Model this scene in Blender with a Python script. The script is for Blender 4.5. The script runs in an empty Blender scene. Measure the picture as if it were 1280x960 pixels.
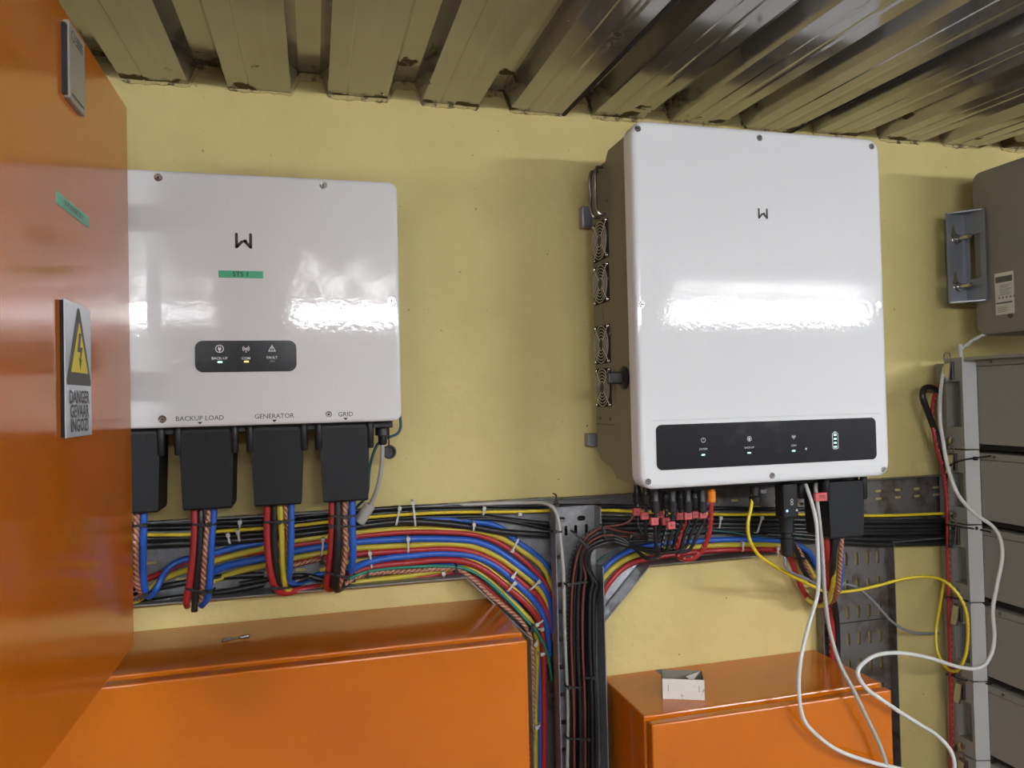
import bpy, bmesh, math, random
from mathutils import Vector, Matrix
import numpy as np
random.seed(7)
S = bpy.context.scene
COL = S.collection
# ------------------------------------------------------------------ camera
YAW, PIT, ROL, FPX = math.radians(14.87), math.radians(1.1), math.radians(-1.35), 930.0
CAM = np.array([0.0, -1.42, 1.6])
_cy, _sy, _cp, _sp = math.cos(YAW), math.sin(YAW), math.cos(PIT), math.sin(PIT)
FW = np.array([_sy*_cp, _cy*_cp, _sp]); _r0 = np.array([_cy, -_sy, 0.0]); _u0 = np.cross(_r0, FW)
RT = math.cos(ROL)*_r0 + math.sin(ROL)*_u0; UP = -math.sin(ROL)*_r0 + math.cos(ROL)*_u0
cd = bpy.data.cameras.new('camera'); cam = bpy.data.objects.new('camera', cd); COL.objects.link(cam)
cd.sensor_fit = 'HORIZONTAL'; cd.sensor_width = 36.0; cd.lens = 36.0*FPX/1280.0; cd.clip_start = .02
cam.matrix_world = Matrix(((RT[0], UP[0], -FW[0], CAM[0]), (RT[1], UP[1], -FW[1], CAM[1]), (RT[2], UP[2], -FW[2], CAM[2]), (0, 0, 0, 1)))
S.camera = cam
# ------------------------------------------------------------------ world and exposure
S.view_settings.view_transform = 'Standard'; S.view_settings.look = 'None'
S.view_settings.gamma = 1.0; S.view_settings.use_curve_mapping = False
S.view_settings.exposure = 0.30
w = bpy.data.worlds.new('world'); S.world = w; w.use_nodes = True
w.node_tree.nodes['Background'].inputs[0].default_value = (.8, .86, 1, 1)
w.node_tree.nodes['Background'].inputs[1].default_value = 0.05
LAMP = 72.0                                   # luminance of the tube diffusers
LAMP_COL = (0.965, 0.975, 1.0, 1)

def W(px, py, v=0.0, ax=1):                   # reads a place of the real room: where the sight line meets the plane axis=v
    d = RT*(px-640)/FPX - UP*(py-480)/FPX + FW
    return CAM + d*(v-CAM[ax])/d[ax]

# ------------------------------------------------------------------ materials
def _n(nt, t, **k):
    n = nt.nodes.new(t)
    for a, b in k.items(): setattr(n, a, b)
    return n
def mat(name, col, rough=.5, metal=0., spec=.5, coat=0., emit=None, es=0., bump=None, var=None, coords='Object'):
    """bump=(scale,strength,distance)  var=(scale, colour2, lo, hi)"""
    m = bpy.data.materials.new(name); m.use_nodes = True; nt = m.node_tree
    b = nt.nodes['Principled BSDF']
    b.inputs['Base Color'].default_value = (*col[:3], 1); b.inputs['Roughness'].default_value = rough
    b.inputs['Metallic'].default_value = metal; b.inputs['Specular IOR Level'].default_value = spec
    b.inputs['Coat Weight'].default_value = coat; b.inputs['Coat Roughness'].default_value = .08
    if emit: b.inputs['Emission Color'].default_value = (*emit[:3], 1); b.inputs['Emission Strength'].default_value = es
    tc = _n(nt, 'ShaderNodeNewGeometry')
    if bump:
        no = _n(nt, 'ShaderNodeTexNoise'); no.inputs['Scale'].default_value = bump[0]; no.inputs['Detail'].default_value = 3
        nt.links.new(tc.outputs['Position'], no.inputs['Vector'])
        bu = _n(nt, 'ShaderNodeBump'); bu.inputs['Strength'].default_value = bump[1]; bu.inputs['Distance'].default_value = bump[2]
        nt.links.new(no.outputs['Fac'], bu.inputs['Height']); nt.links.new(bu.outputs['Normal'], b.inputs['Normal'])
    if var:
        no = _n(nt, 'ShaderNodeTexNoise'); no.inputs['Scale'].default_value = var[0]; no.inputs['Detail'].default_value = 6; no.inputs['Roughness'].default_value = .62
        nt.links.new(tc.outputs['Position'], no.inputs['Vector'])
        mr = _n(nt, 'ShaderNodeMapRange'); mr.inputs['From Min'].default_value = var[2]; mr.inputs['From Max'].default_value = var[3]
        nt.links.new(no.outputs['Fac'], mr.inputs['Value'])
        mx = _n(nt, 'ShaderNodeMix', data_type='RGBA'); mx.inputs[6].default_value = (*col[:3], 1); mx.inputs[7].default_value = (*var[1][:3], 1)
        nt.links.new(mr.outputs['Result'], mx.inputs[0]); nt.links.new(mx.outputs[2], b.inputs['Base Color'])
    return m
M = {}
M['plaster'] = mat('yellow_plaster', (.635, .522, .212), .62, var=(3.2, (.56, .455, .172), .42, .66), bump=(55, .35, .004))
def plaster_extra(m):
    nt = m.node_tree; b = nt.nodes['Principled BSDF']
    geo = _n(nt, 'ShaderNodeNewGeometry')
    src = b.inputs['Base Color'].links[0].from_socket
    no = _n(nt, 'ShaderNodeTexNoise'); no.inputs['Scale'].default_value = 95; no.inputs['Detail'].default_value = 2
    nt.links.new(geo.outputs['Position'], no.inputs['Vector'])
    mr = _n(nt, 'ShaderNodeMapRange'); mr.inputs['From Min'].default_value = .72; mr.inputs['From Max'].default_value = .77
    nt.links.new(no.outputs['Fac'], mr.inputs['Value'])
    mx = _n(nt, 'ShaderNodeMix', data_type='RGBA'); mx.inputs[7].default_value = (.2, .15, .07, 1)
    nt.links.new(mr.outputs['Result'], mx.inputs[0]); nt.links.new(src, mx.inputs[6]); nt.links.new(mx.outputs[2], b.inputs['Base Color'])
plaster_extra(M['plaster'])
M['sheetwall'] = mat('pale_grey_wall', (.50, .51, .52), .6, var=(2, (.44, .45, .46), .4, .7))
M['mortar'] = mat('crumbly_mortar', (.50, .40, .17), .9, var=(45, (.10, .08, .05), .52, .62), bump=(120, .8, .004))
M['roof'] = mat('galvanised_roof', (.40, .39, .375), .12, metal=.72, var=(2.5, (.35, .335, .315), .4, .65), bump=(3, .04, .008))
def roof_dirt(m):
    nt = m.node_tree; b = nt.nodes['Principled BSDF']; geo = _n(nt, 'ShaderNodeNewGeometry')
    src = b.inputs['Base Color'].links[0].from_socket
    sp = _n(nt, 'ShaderNodeSeparateXYZ'); nt.links.new(geo.outputs['Position'], sp.inputs[0])
    band = _n(nt, 'ShaderNodeMapRange'); band.inputs['From Min'].default_value = -.13; band.inputs['From Max'].default_value = 0; band.inputs['To Max'].default_value = .19
    nt.links.new(sp.outputs['Y'], band.inputs['Value'])
    no = _n(nt, 'ShaderNodeTexNoise'); no.inputs['Scale'].default_value = 14; no.inputs['Detail'].default_value = 5
    nt.links.new(geo.outputs['Position'], no.inputs['Vector'])
    ad = _n(nt, 'ShaderNodeMath', operation='ADD'); nt.links.new(no.outputs['Fac'], ad.inputs[0]); nt.links.new(band.outputs['Result'], ad.inputs[1])
    mr = _n(nt, 'ShaderNodeMapRange'); mr.inputs['From Min'].default_value = .70; mr.inputs['From Max'].default_value = .73
    nt.links.new(ad.outputs[0], mr.inputs['Value'])
    mx = _n(nt, 'ShaderNodeMix', data_type='RGBA'); mx.inputs[7].default_value = (.12, .095, .05, 1)
    nt.links.new(mr.outputs['Result'], mx.inputs[0]); nt.links.new(src, mx.inputs[6]); nt.links.new(mx.outputs[2], b.inputs['Base Color'])
    ro = _n(nt, 'ShaderNodeMapRange'); ro.inputs['To Min'].default_value = .12; ro.inputs['To Max'].default_value = .8
    nt.links.new(mr.outputs['Result'], ro.inputs['Value']); nt.links.new(ro.outputs['Result'], b.inputs['Roughness'])
roof_dirt(M['roof'])
M['floor'] = mat('concrete', (.13, .125, .12), .8, var=(4, (.09, .085, .08), .4, .6))
M['orange'] = mat('orange_powder_coat', (.55, .138, .004), .12, bump=(330, .05, .0012), var=(9, (.50, .127, .004), .45, .7), spec=.75, coat=.15)
M['white'] = mat('white_powder_coat', (.72, .725, .73), .045, bump=(120, .07, .0016), spec=.5)
M['white2'] = mat('white_panel', (.73, .725, .72), .055, bump=(120, .07, .0016), spec=.5)
M['inv_side'] = mat('grey_coat_shaded_warm', (.17, .157, .112), .42)  # light grey coat with shade and yellow wall bounce mixed into the colour
M['black'] = mat('black_plastic', (.012, .012, .014), .38)
M['blackmatt'] = mat('black_rubber', (.010, .010, .011), .55)
M['display'] = mat('black_glass_panel', (.012, .012, .014), .22, spec=.3, var=(14, (.03, .03, .034), .56, .7))
M['cover'] = mat('charcoal_cover', (.012, .013, .015), .55, spec=.3)
M['galv'] = mat('galvanised_steel', (.27, .275, .28), .40, metal=.45, var=(60, (.20, .205, .215), .4, .6), bump=(40, .08, .002))
M['galv_old'] = mat('weathered_galvanised', (.20, .19, .18), .5, metal=.65, var=(22, (.10, .07, .05), .48, .66))
M['foil'] = mat('bright_zinc', (.60, .62, .65), .25, metal=.9, bump=(28, .5, .006))
M['steel'] = mat('stainless_steel', (.55, .54, .52), .22, metal=1.)
M['darksteel'] = mat('dark_steel', (.20, .19, .18), .3, metal=1.)
M['bracket'] = mat('blue_grey_steel', (.25, .26, .285), .38, metal=.5)
M['eqgrey'] = mat('taupe_grey_coat', (.235, .215, .185), .45, bump=(300, .05, .001))
M['batgrey'] = mat('battery_grey', (.27, .255, .225), .5)
M['batlit'] = mat('battery_casting_lit', (.52, .52, .50), .45)  # casting grey painted lighter where the chamfer catches the lamps
M['gap'] = mat('shadow_black', (.01, .01, .01), .8)
M['ink'] = mat('black_ink', (.02, .02, .022), .5)
M['inkgrey'] = mat('grey_ink', (.10, .10, .10), .6)
M['inkwhite'] = mat('white_ink', (.75, .75, .75), .5)
M['green'] = mat('green_tape', (.045, .40, .20), .45)
M['greenpale'] = mat('pale_green_tape', (.10, .46, .28), .3)
M['silver'] = mat('brushed_silver_sign', (.62, .66, .72), .28, metal=.35)
M['signyellow'] = mat('sign_yellow', (.80, .62, .03), .4)
M['plate'] = mat('shaded_plate', (.34, .32, .26), .4)  # silvery plate, its colour darkened for the shade and reflections on it
M['guard'] = mat('plated_wire', (.62, .58, .48), .35, metal=.3)
M['paper'] = mat('paper_label', (.62, .60, .52), .6)
M['kraft'] = mat('grey_cardboard', (.22, .20, .15), .9)
M['boxwhite'] = mat('white_cardboard', (.66, .64, .60), .7, var=(60, (.35, .33, .30), .62, .7))
M['marker'] = mat('red_wire_marker', (.56, .095, .095), .5)
M['orangeplug'] = mat('orange_connector', (.80, .22, .01), .4)
M['tiewhite'] = mat('natural_nylon', (.50, .50, .47), .4)
M['lampbody'] = mat('lamp_white', (.8, .8, .8), .4)
M['diffuser'] = mat('lit_diffuser', (.8, .8, .8), .4, emit=LAMP_COL, es=LAMP*1.45)
M['diffuser_dimmed'] = mat('lit_diffuser_dimmed', (.8, .8, .8), .4, emit=LAMP_COL, es=LAMP*.72)  # two lamps turned down to deepen the shade beside the battery stack
M['ledgreen'] = mat('led_green', (.5, 1, .8), .4, emit=(.55, 1, .80), es=1.3)
M['ledyellow'] = mat('led_yellow', (1, .8, .2), .4, emit=(1, .68, .15), es=1.0)
M['ledblue'] = mat('led_blue', (.2, .4, 1), .4, emit=(.25, .45, 1), es=3)
M['brushbrown'] = mat('brown_gland', (.10, .06, .03), .6)

def cable_mat(name, col, rough=.38, stripe=None, twist=None, dots=None):
    m = mat(name, col, rough); nt = m.node_tree; b = nt.nodes['Principled BSDF']
    uv = _n(nt, 'ShaderNodeUVMap'); sp = _n(nt, 'ShaderNodeSeparateXYZ'); nt.links.new(uv.outputs[0], sp.inputs[0])
    def mth(op, a, bb):
        n = _n(nt, 'ShaderNodeMath', operation=op)
        for i, q in enumerate((a, bb)):
            if q is None: continue
            if isinstance(q, (int, float)): n.inputs[i].default_value = q
            else: nt.links.new(q, n.inputs[i])
        return n.outputs[0]
    if twist:                                  # stranded conductor seen through a clear sheath
        a = mth('MULTIPLY', sp.outputs['X'], twist[0]); c = mth('MULTIPLY', sp.outputs['Y'], 6.2832*twist[1])
        s = mth('SINE', mth('ADD', a, c), None); f = mth('MULTIPLY', mth('ADD', s, 1.0), .5)
        mx = _n(nt, 'ShaderNodeMix', data_type='RGBA'); mx.inputs[6].default_value = (*col, 1); mx.inputs[7].default_value = (*twist[2], 1)
        nt.links.new(f, mx.inputs[0]); nt.links.new(mx.outputs[2], b.inputs['Base Color'])
        bu = _n(nt, 'ShaderNodeBump'); bu.inputs['Distance'].default_value = .002; bu.inputs['Strength'].default_value = .6
        nt.links.new(f, bu.inputs['Height']); nt.links.new(bu.outputs['Normal'], b.inputs['Normal'])
    if dots:                                   # faint print along the sheath
        a = mth('SINE', mth('MULTIPLY', sp.outputs['X'], dots[0]), None); g = mth('GREATER_THAN', a, dots[1])
        v = mth('LESS_THAN', mth('ABSOLUTE', mth('SUBTRACT', sp.outputs['Y'], dots[2]), None), .07)
        mx = _n(nt, 'ShaderNodeMix', data_type='RGBA'); mx.inputs[6].default_value = (*col, 1); mx.inputs[7].default_value = (*dots[3], 1)
        nt.links.new(mth('MULTIPLY', g, v), mx.inputs[0]); nt.links.new(mx.outputs[2], b.inputs['Base Color'])
    return m
M['c_red'] = cable_mat('cable_red', (.36, .022, .022), dots=(420, .75, .5, (.6, .4, .3)))
M['c_blue'] = cable_mat('cable_blue', (.018, .10, .46), dots=(380, .8, .5, (.4, .55, .75)))
M['c_yellow'] = cable_mat('cable_yellow', (.50, .40, .035), dots=(450, .8, .5, (.75, .7, .4)))
M['c_netyellow'] = cable_mat('cable_network_yellow', (.66, .50, .02), dots=(600, .6, .3, (.25, .18, .05)))
M['c_copper'] = cable_mat('cable_clear_copper', (.24, .085, .045), .25, twist=(650, 3, (.52, .25, .16)))
M['c_black'] = cable_mat('cable_black', (.013, .013, .014), .36)
M['c_blackprint'] = cable_mat('cable_black_printed', (.013, .013, .014), .36, dots=(700, .1, .3, (.22, .22, .2)))
M['c_brown'] = cable_mat('cable_brick_red', (.14, .035, .024), .45)
M['c_green'] = cable_mat('cable_green', (.02, .20, .12), .4)
M['c_teal'] = cable_mat('cable_dark_teal', (.02, .09, .10), .4)
M['c_white'] = cable_mat('cable_white', (.62, .62, .59), .4, dots=(300, .55, .3, (.28, .28, .27)))
M['c_grey'] = cable_mat('cable_light_grey', (.40, .39, .36), .45)
M['c_midgrey'] = cable_mat('cable_mid_grey', (.22, .23, .25), .45)

# ------------------------------------------------------------------ mesh helpers
class MB:
    def __init__(s): s.v = []; s.f = []; s.uv = None; s.ang = 40
    def add(s, vs, fs):
        o = len(s.v); s.v += [tuple(map(float, p)) for p in vs]; s.f += [tuple(i+o for i in f) for f in fs]; return s
    def box(s, x0, x1, y0, y1, z0, z1):
        x0, x1 = sorted((x0, x1)); y0, y1 = sorted((y0, y1)); z0, z1 = sorted((z0, z1))
        vs = [(x, y, z) for x in (x0, x1) for y in (y0, y1) for z in (z0, z1)]
        return s.add(vs, [(0, 1, 3, 2), (4, 6, 7, 5), (0, 4, 5, 1), (2, 3, 7, 6), (0, 2, 6, 4), (1, 5, 7, 3)])
    def bbox(s, x0, x1, y0, y1, z0, z1, b=.003, seg=2):
        t = MB().box(x0, x1, y0, y1, z0, z1); bm = bmesh.new()
        vs = [bm.verts.new(v) for v in t.v]; [bm.faces.new([vs[i] for i in f]) for f in t.f]
        s.ang = 14
        bmesh.ops.bevel(bm, geom=bm.edges[:], offset=b, segments=seg, profile=.5, affect='EDGES')
        bm.verts.index_update(); s.add([v.co for v in bm.verts], [[v.index for v in f.verts] for f in bm.faces]); bm.free(); return s
    def prism(s, poly, O, U, V, N, t):            # polygon (u,v) in plane O,U,V extruded by t along N
        O, U, V, N = map(np.array, (O, U, V, N)); n = len(poly)
        a = [O+U*p[0]+V*p[1] for p in poly]; b = [q+N*t for q in a]
        return s.add(a+b, [tuple(range(n)), tuple(range(2*n-1, n-1, -1))]+[(i, i+n, (i+1) % n+n, (i+1) % n) for i in range(n)])
    def loft(s, loops, cap=True):
        n = len(loops[0]); vs = [p for l in loops for p in l]; fs = []
        for k in range(len(loops)-1):
            for i in range(n): fs.append((k*n+i, k*n+(i+1) % n, (k+1)*n+(i+1) % n, (k+1)*n+i))
        if cap: fs += [tuple(range(n-1, -1, -1)), tuple(range((len(loops)-1)*n, len(loops)*n))]
        return s.add(vs, fs)
    def cyl(s, p0, p1, r0, r1=None, seg=16):
        p0, p1 = np.array(p0, float), np.array(p1, float); r1 = r0 if r1 is None else r1
        d = (p1-p0); d /= np.linalg.norm(d); a = np.cross(d, (0, 0, 1.)) if abs(d[2]) < .9 else np.cross(d, (1., 0, 0)); a /= np.linalg.norm(a); b = np.cross(d, a)
        L = lambda p, r: [p+r*(a*math.cos(2*math.pi*i/seg)+b*math.sin(2*math.pi*i/seg)) for i in range(seg)]
        return s.loft([L(p0, r0), L(p1, r1)])
    def lathe(s, base, ax, prof, seg=20):         # prof [(h,r)]
        ax = np.array(ax, float); ax /= np.linalg.norm(ax); base = np.array(base, float)
        a = np.cross(ax, (0, 0, 1.)) if abs(ax[2]) < .9 else np.cross(ax, (1., 0, 0)); a /= np.linalg.norm(a); b = np.cross(ax, a)
        return s.loft([[base+ax*h+max(r, 1e-5)*(a*math.cos(2*math.pi*i/seg)+b*math.sin(2*math.pi*i/seg)) for i in range(seg)] for h, r in prof])
    def holes(s, outer, hs, O, U, V, N, t):       # plate with real holes
        O, U, V, N = map(np.array, (O, U, V, N)); bm = bmesh.new(); loops = []
        for lp in [outer]+hs:
            vs = [bm.verts.new((p[0], p[1], 0)) for p in lp]; loops.append(vs)
            for i in range(len(vs)): bm.edges.new((vs[i], vs[(i+1) % len(vs)]))
        bmesh.ops.triangle_fill(bm, use_beauty=True, use_dissolve=False, edges=bm.edges[:], normal=(0, 0, 1))
        bm.verts.index_update(); n = len(bm.verts)
        co = [O+U*v.co.x+V*v.co.y for v in bm.verts]; fs = [[v.index for v in f.verts] for f in bm.faces]
        al = co+[p+N*t for p in co]; F = [tuple(f) for f in fs]+[tuple(i+n for i in reversed(f)) for f in fs]
        for vs in loops:
            ii = [v.index for v in vs]
            for i in range(len(ii)): a, b = ii[i], ii[(i+1) % len(ii)]; F.append((a, b, b+n, a+n))
        bm.free(); return s.add(al, F)
    def tube(s, pts, r, seg=10, step=.008, closed=False):
        P = smooth(pts, step, closed); n = len(P); T = np.gradient(P, axis=0)
        if closed: T = np.roll(P, -1, 0)-np.roll(P, 1, 0)
        T /= np.linalg.norm(T, axis=1)[:, None]+1e-12
        a = np.cross(T[0], (0, 0, 1.)); a = np.cross(T[0], (0, 1., 0)) if np.linalg.norm(a) < .2 else a; a /= np.linalg.norm(a)
        loops = []; uv = []; u = 0
        for i in range(n):
            a = a-T[i]*(a@T[i]); a /= np.linalg.norm(a); b = np.cross(T[i], a)
            if i: u += np.linalg.norm(P[i]-P[i-1])
            loops.append([P[i]+r*(a*math.cos(2*math.pi*k/seg)+b*math.sin(2*math.pi*k/seg)) for k in range(seg)]); uv.append(u)
        if closed:
            s.loft(loops+[loops[0]], cap=False)
        else:
            s.loft(loops); s.uv = (uv, seg)
        return s
def smooth(pts, step, closed=False):
    P = [np.array(p, float) for p in pts]; n = len(P)
    if n == 2 and not closed: k = max(2, int(np.linalg.norm(P[1]-P[0])/step)); return np.array([P[0]+(P[1]-P[0])*i/k for i in range(k+1)])
    out = []; R = range(n) if closed else range(n-1)
    for i in R:
        g = (lambda j: P[j % n]) if closed else (lambda j: P[min(max(j, 0), n-1)])
        p0, p1, p2, p3 = g(i-1), g(i), g(i+1), g(i+2)
        if not closed and i == 0: p0 = 2*p1-p2
        if not closed and i == n-2: p3 = 2*p2-p1
        t = [0]
        for q0, q1 in ((p0, p1), (p1, p2), (p2, p3)): t.append(t[-1]+max(np.linalg.norm(q1-q0), 1e-6)**.5)
        k = max(2, int(np.linalg.norm(p2-p1)/step))
        for j in range(k):
            x = t[1]+(t[2]-t[1])*j/k
            A1 = (t[1]-x)/(t[1]-t[0])*p0+(x-t[0])/(t[1]-t[0])*p1; A2 = (t[2]-x)/(t[2]-t[1])*p1+(x-t[1])/(t[2]-t[1])*p2
            A3 = (t[3]-x)/(t[3]-t[2])*p2+(x-t[2])/(t[3]-t[2])*p3
            B1 = (t[2]-x)/(t[2]-t[0])*A1+(x-t[0])/(t[2]-t[0])*A2; B2 = (t[3]-x)/(t[3]-t[1])*A2+(x-t[1])/(t[3]-t[1])*A3
            out.append((t[2]-x)/(t[2]-t[1])*B1+(x-t[1])/(t[2]-t[1])*B2)
    if not closed: out.append(P[-1])
    return np.array(out)
def rrect(x0, x1, z0, z1, r, k=6):
    out = []
    for cx, cz, a0 in ((x1-r, z1-r, 0), (x0+r, z1-r, 90), (x0+r, z0+r, 180), (x1-r, z0+r, 270)):
        for i in range(k+1):
            a = math.radians(a0+90*i/k); out.append((cx+r*math.cos(a), cz+r*math.sin(a)))
    return out
def slot(cx, cy, w_, h_, k=3):
    return rrect(cx-w_/2, cx+w_/2, cy-h_/2, cy+h_/2, min(w_, h_)/2*.98, k)
def circ(cx, cy, r, n=16): return [(cx+r*math.cos(2*math.pi*i/n), cy+r*math.sin(2*math.pi*i/n)) for i in range(n)]
X, Y, Z = (1, 0, 0), (0, 1, 0), (0, 0, 1)
NY = (0, -1, 0)
ORG = {}
def obj(name, mb, m, parent=None, sm=None):
    """links one mesh; vertices are given in world space and stored relative to the parent's origin"""
    v = np.array(mb.v)
    if parent is None:
        L = np.array([(v[:, 0].min()+v[:, 0].max())/2, (v[:, 1].min()+v[:, 1].max())/2, v[:, 2].min()]); PL = np.zeros(3)
    else:
        PL = ORG[parent.name]; L = PL.copy()
    me = bpy.data.meshes.new(name); me.from_pydata([tuple(p) for p in v-L], [], mb.f)
    if mb.uv:
        us, seg = mb.uv; ul = me.uv_layers.new(name='UVMap'); arr = []
        for p in me.polygons:
            if len(p.vertices) != 4: arr += [0, 0]*len(p.vertices); continue
            ks = [i % seg for i in p.vertices]; wrap = 0 in ks and (seg-1) in ks
            for i in p.vertices:
                k = i % seg; arr += [us[i//seg], (seg if (wrap and k == 0) else k)/seg]
        ul.data.foreach_set('uv', arr)
    bm = bmesh.new(); bm.from_mesh(me); bmesh.ops.recalc_face_normals(bm, faces=bm.faces[:]); bm.to_mesh(me); bm.free()
    me.materials.append(m); o = bpy.data.objects.new(name, me); COL.objects.link(o)
    if sm is not False:
        me.polygons.foreach_set('use_smooth', [True]*len(me.polygons)); me.set_sharp_from_angle(angle=math.radians(sm or mb.ang))
    if parent is None: o.location = L
    else: o.parent = parent
    ORG[o.name] = L
    return o
def tag(o, label, cat, group=None):
    o['label'] = label; o['category'] = cat
    if group: o['group'] = group
    return o
def thing(name, label, cat, loc, group=None):
    o = bpy.data.objects.new(name, None); COL.objects.link(o); o.location = tuple(map(float, loc)); o.empty_display_size = .05
    ORG[o.name] = np.array(loc, float); return tag(o, label, cat, group)
def struct(name, mb, m, sm=None):
    o = obj(name, mb, m, None, sm); o['kind'] = 'structure'; return o
def text_mb(body, size, O, U, V, N, bold=.0, sx=1., thick=.0003):
    c = bpy.data.curves.new('lettering', 'FONT'); c.body = body; c.size = size; c.align_x = 'CENTER'; c.align_y = 'CENTER'; c.offset = bold*size
    c.resolution_u = 2; o = bpy.data.objects.new('lettering', c); COL.objects.link(o)
    dg = bpy.context.evaluated_depsgraph_get(); dg.update(); me = bpy.data.meshes.new_from_object(o.evaluated_get(dg))
    O, U, V, N = map(np.array, (O, U, V, N)); mb = MB()
    mb.add([O+U*v.co.x*sx+V*v.co.y+N*thick for v in me.vertices], [tuple(p.vertices) for p in me.polygons])
    bpy.data.objects.remove(o); bpy.data.curves.remove(c); bpy.data.meshes.remove(me); return mb
def text(body, size, O, U, V, N, m, parent, name='lettering', **k): return obj(name, text_mb(body, size, O, U, V, N, **k), m, parent, False)
def strokes(mb, segs, w_, O, U, V, N, t=.0004):
    for (a, b) in segs:
        a, b = np.array(a, float), np.array(b, float); d = (b-a)/np.linalg.norm(b-a); n = np.array([-d[1], d[0]]); ang = math.atan2(d[1], d[0]); p = []
        for c, s0 in ((b, -90), (a, 90)):
            for i in range(5): q = ang+math.radians(s0+i*45); p.append((c[0]+w_/2*math.cos(q), c[1]+w_/2*math.sin(q)))
        mb.prism(p, O, U, V, N, t)
    return mb
def ring(mb, cx, cy, r, w_, O, U, V, N, t=.0004, a0=0, a1=360, n=20):
    p = [(cx+(r+w_/2)*math.cos(math.radians(a0+(a1-a0)*i/n)), cy+(r+w_/2)*math.sin(math.radians(a0+(a1-a0)*i/n))) for i in range(n+1)]
    q = [(cx+(r-w_/2)*math.cos(math.radians(a0+(a1-a0)*i/n)), cy+(r-w_/2)*math.sin(math.radians(a0+(a1-a0)*i/n))) for i in range(n, -1, -1)]
    O, U, V, N = map(np.array, (O, U, V, N)); P = p+q; c = [O+U*a+V*b+N*t for a, b in P]; m_ = len(P)
    mb.add(c, [(i, i+1, m_-2-i, m_-1-i) for i in range(n)]); return mb

# ================================================================== setting
XL, XR, YB = -2.4, 3.4, -5.2
SL = .04                                        # fall of the roof towards the back of the room
ZC = 2.172
def zc(y): return ZC + SL*y
struct('wall_back', MB().box(XL, XR, 0, .15, 0, 2.206), M['plaster'])
struct('wall_left', MB().box(XL-.12, XL, YB, .15, 0, 2.2), M['sheetwall'])
struct('wall_right', MB().box(XR, XR+.12, YB, .15, 0, 2.2), M['sheetwall'])
struct('wall_front', MB().box(XL, XR, YB-.12, YB, 0, 2.1), M['sheetwall'])
struct('floor', MB().box(XL, XR, YB, .15, -.1, 0), M['floor'])
# corrugated roof: separate lapped sheets, ribs 175 mm apart
PIT_R = .1755; X0R = -.031
def profile(x0, n, last_ext):
    p = []
    for k in range(n):                         # each pitch: rib first, then the flat pan
        x = x0+k*PIT_R
        p += [(x, 0), (x+.014, .036), (x+.052, .036), (x+.066, 0)]
        for c, g, hh in ((.102, .003, .0014), (.139, .009, .0009)): p += [(x+c-g, 0), (x+c-g*.3, hh), (x+c+g*.3, hh), (x+c+g, 0)]
    p.append((x0+n*PIT_R+last_ext, 0)); return p
ceil_root = None
starts = [(X0R-14*PIT_R, 5), (X0R-9*PIT_R, 3), (X0R-6*PIT_R, 3), (X0R-3*PIT_R, 3), (X0R, 3), (X0R+3*PIT_R, 3), (X0R+6*PIT_R, 3), (X0R+9*PIT_R, 3), (X0R+12*PIT_R, 4), (X0R+16*PIT_R, 3)]
ce = bpy.data.objects.new('ceiling', None); COL.objects.link(ce); ce['kind'] = 'structure'; ORG['ceiling'] = np.zeros(3)
for k, (x0, n) in enumerate(starts):
    p = profile(x0-.001, n, .0)
    lo = [(a, b) for a, b in p]; dz = .0
    # the left end laps above its neighbour, the right end hangs a few millimetres lower
    def zz(a, b, q): 
        t = (a-x0)/(n*PIT_R); return b+.0055*(1-t)
    mb = MB(); th = .0008
    for ye in (.02, YB):
        pass
    A = [(a, .02, zc(.02)+zz(a, b, 0)) for a, b in lo]; B = [(a, YB, zc(YB)+zz(a, b, 0)) for a, b in lo]
    m_ = len(A); Au = [(q[0], q[1], q[2]+th) for q in A]; Bu = [(q[0], q[1], q[2]+th) for q in B]
    vs = A+B+Au+Bu; fs = []
    for i in range(m_-1): fs += [(i, i+1, m_+i+1, m_+i), (2*m_+i, 3*m_+i, 3*m_+i+1, 2*m_+i+1), (i, 2*m_+i, 2*m_+i+1, i+1), (m_+i, m_+i+1, 3*m_+i+1, 3*m_+i)]
    fs += [(0, m_, 3*m_, 2*m_), (m_-1, 3*m_-1, 4*m_-1, 2*m_-1)]
    mb.add(vs, fs); obj('roof_sheet', mb, M['roof'], ce, False)
    # black strip painting in the shadow line along the lap
    if k < len(starts)-1:
        xe = x0+n*PIT_R; mb = MB()
        mb.add([(xe-.001, .0, zc(0)-.0020), (xe+.006, .0, zc(0)-.0020), (xe+.006, 0, zc(0)+.005), (xe-.001, 0, zc(0)+.003),
                (xe-.001, YB, zc(YB)-.0020), (xe+.006, YB, zc(YB)-.0020), (xe+.006, YB, zc(YB)+.005), (xe-.001, YB, zc(YB)+.003)],
               [(0, 1, 2, 3), (4, 7, 6, 5), (0, 4, 5, 1), (1, 5, 6, 2), (2, 6, 7, 3), (3, 7, 4, 0)])
        if k in (4, 5): obj('lap_shade_strip', mb, M['gap'], ce, False)
struct('trim_1', MB().box(XL, XR, -.0, .15, 2.25, 2.27).box(XL, XR, YB, .15, 2.27, 2.30), M['roof'])
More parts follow.
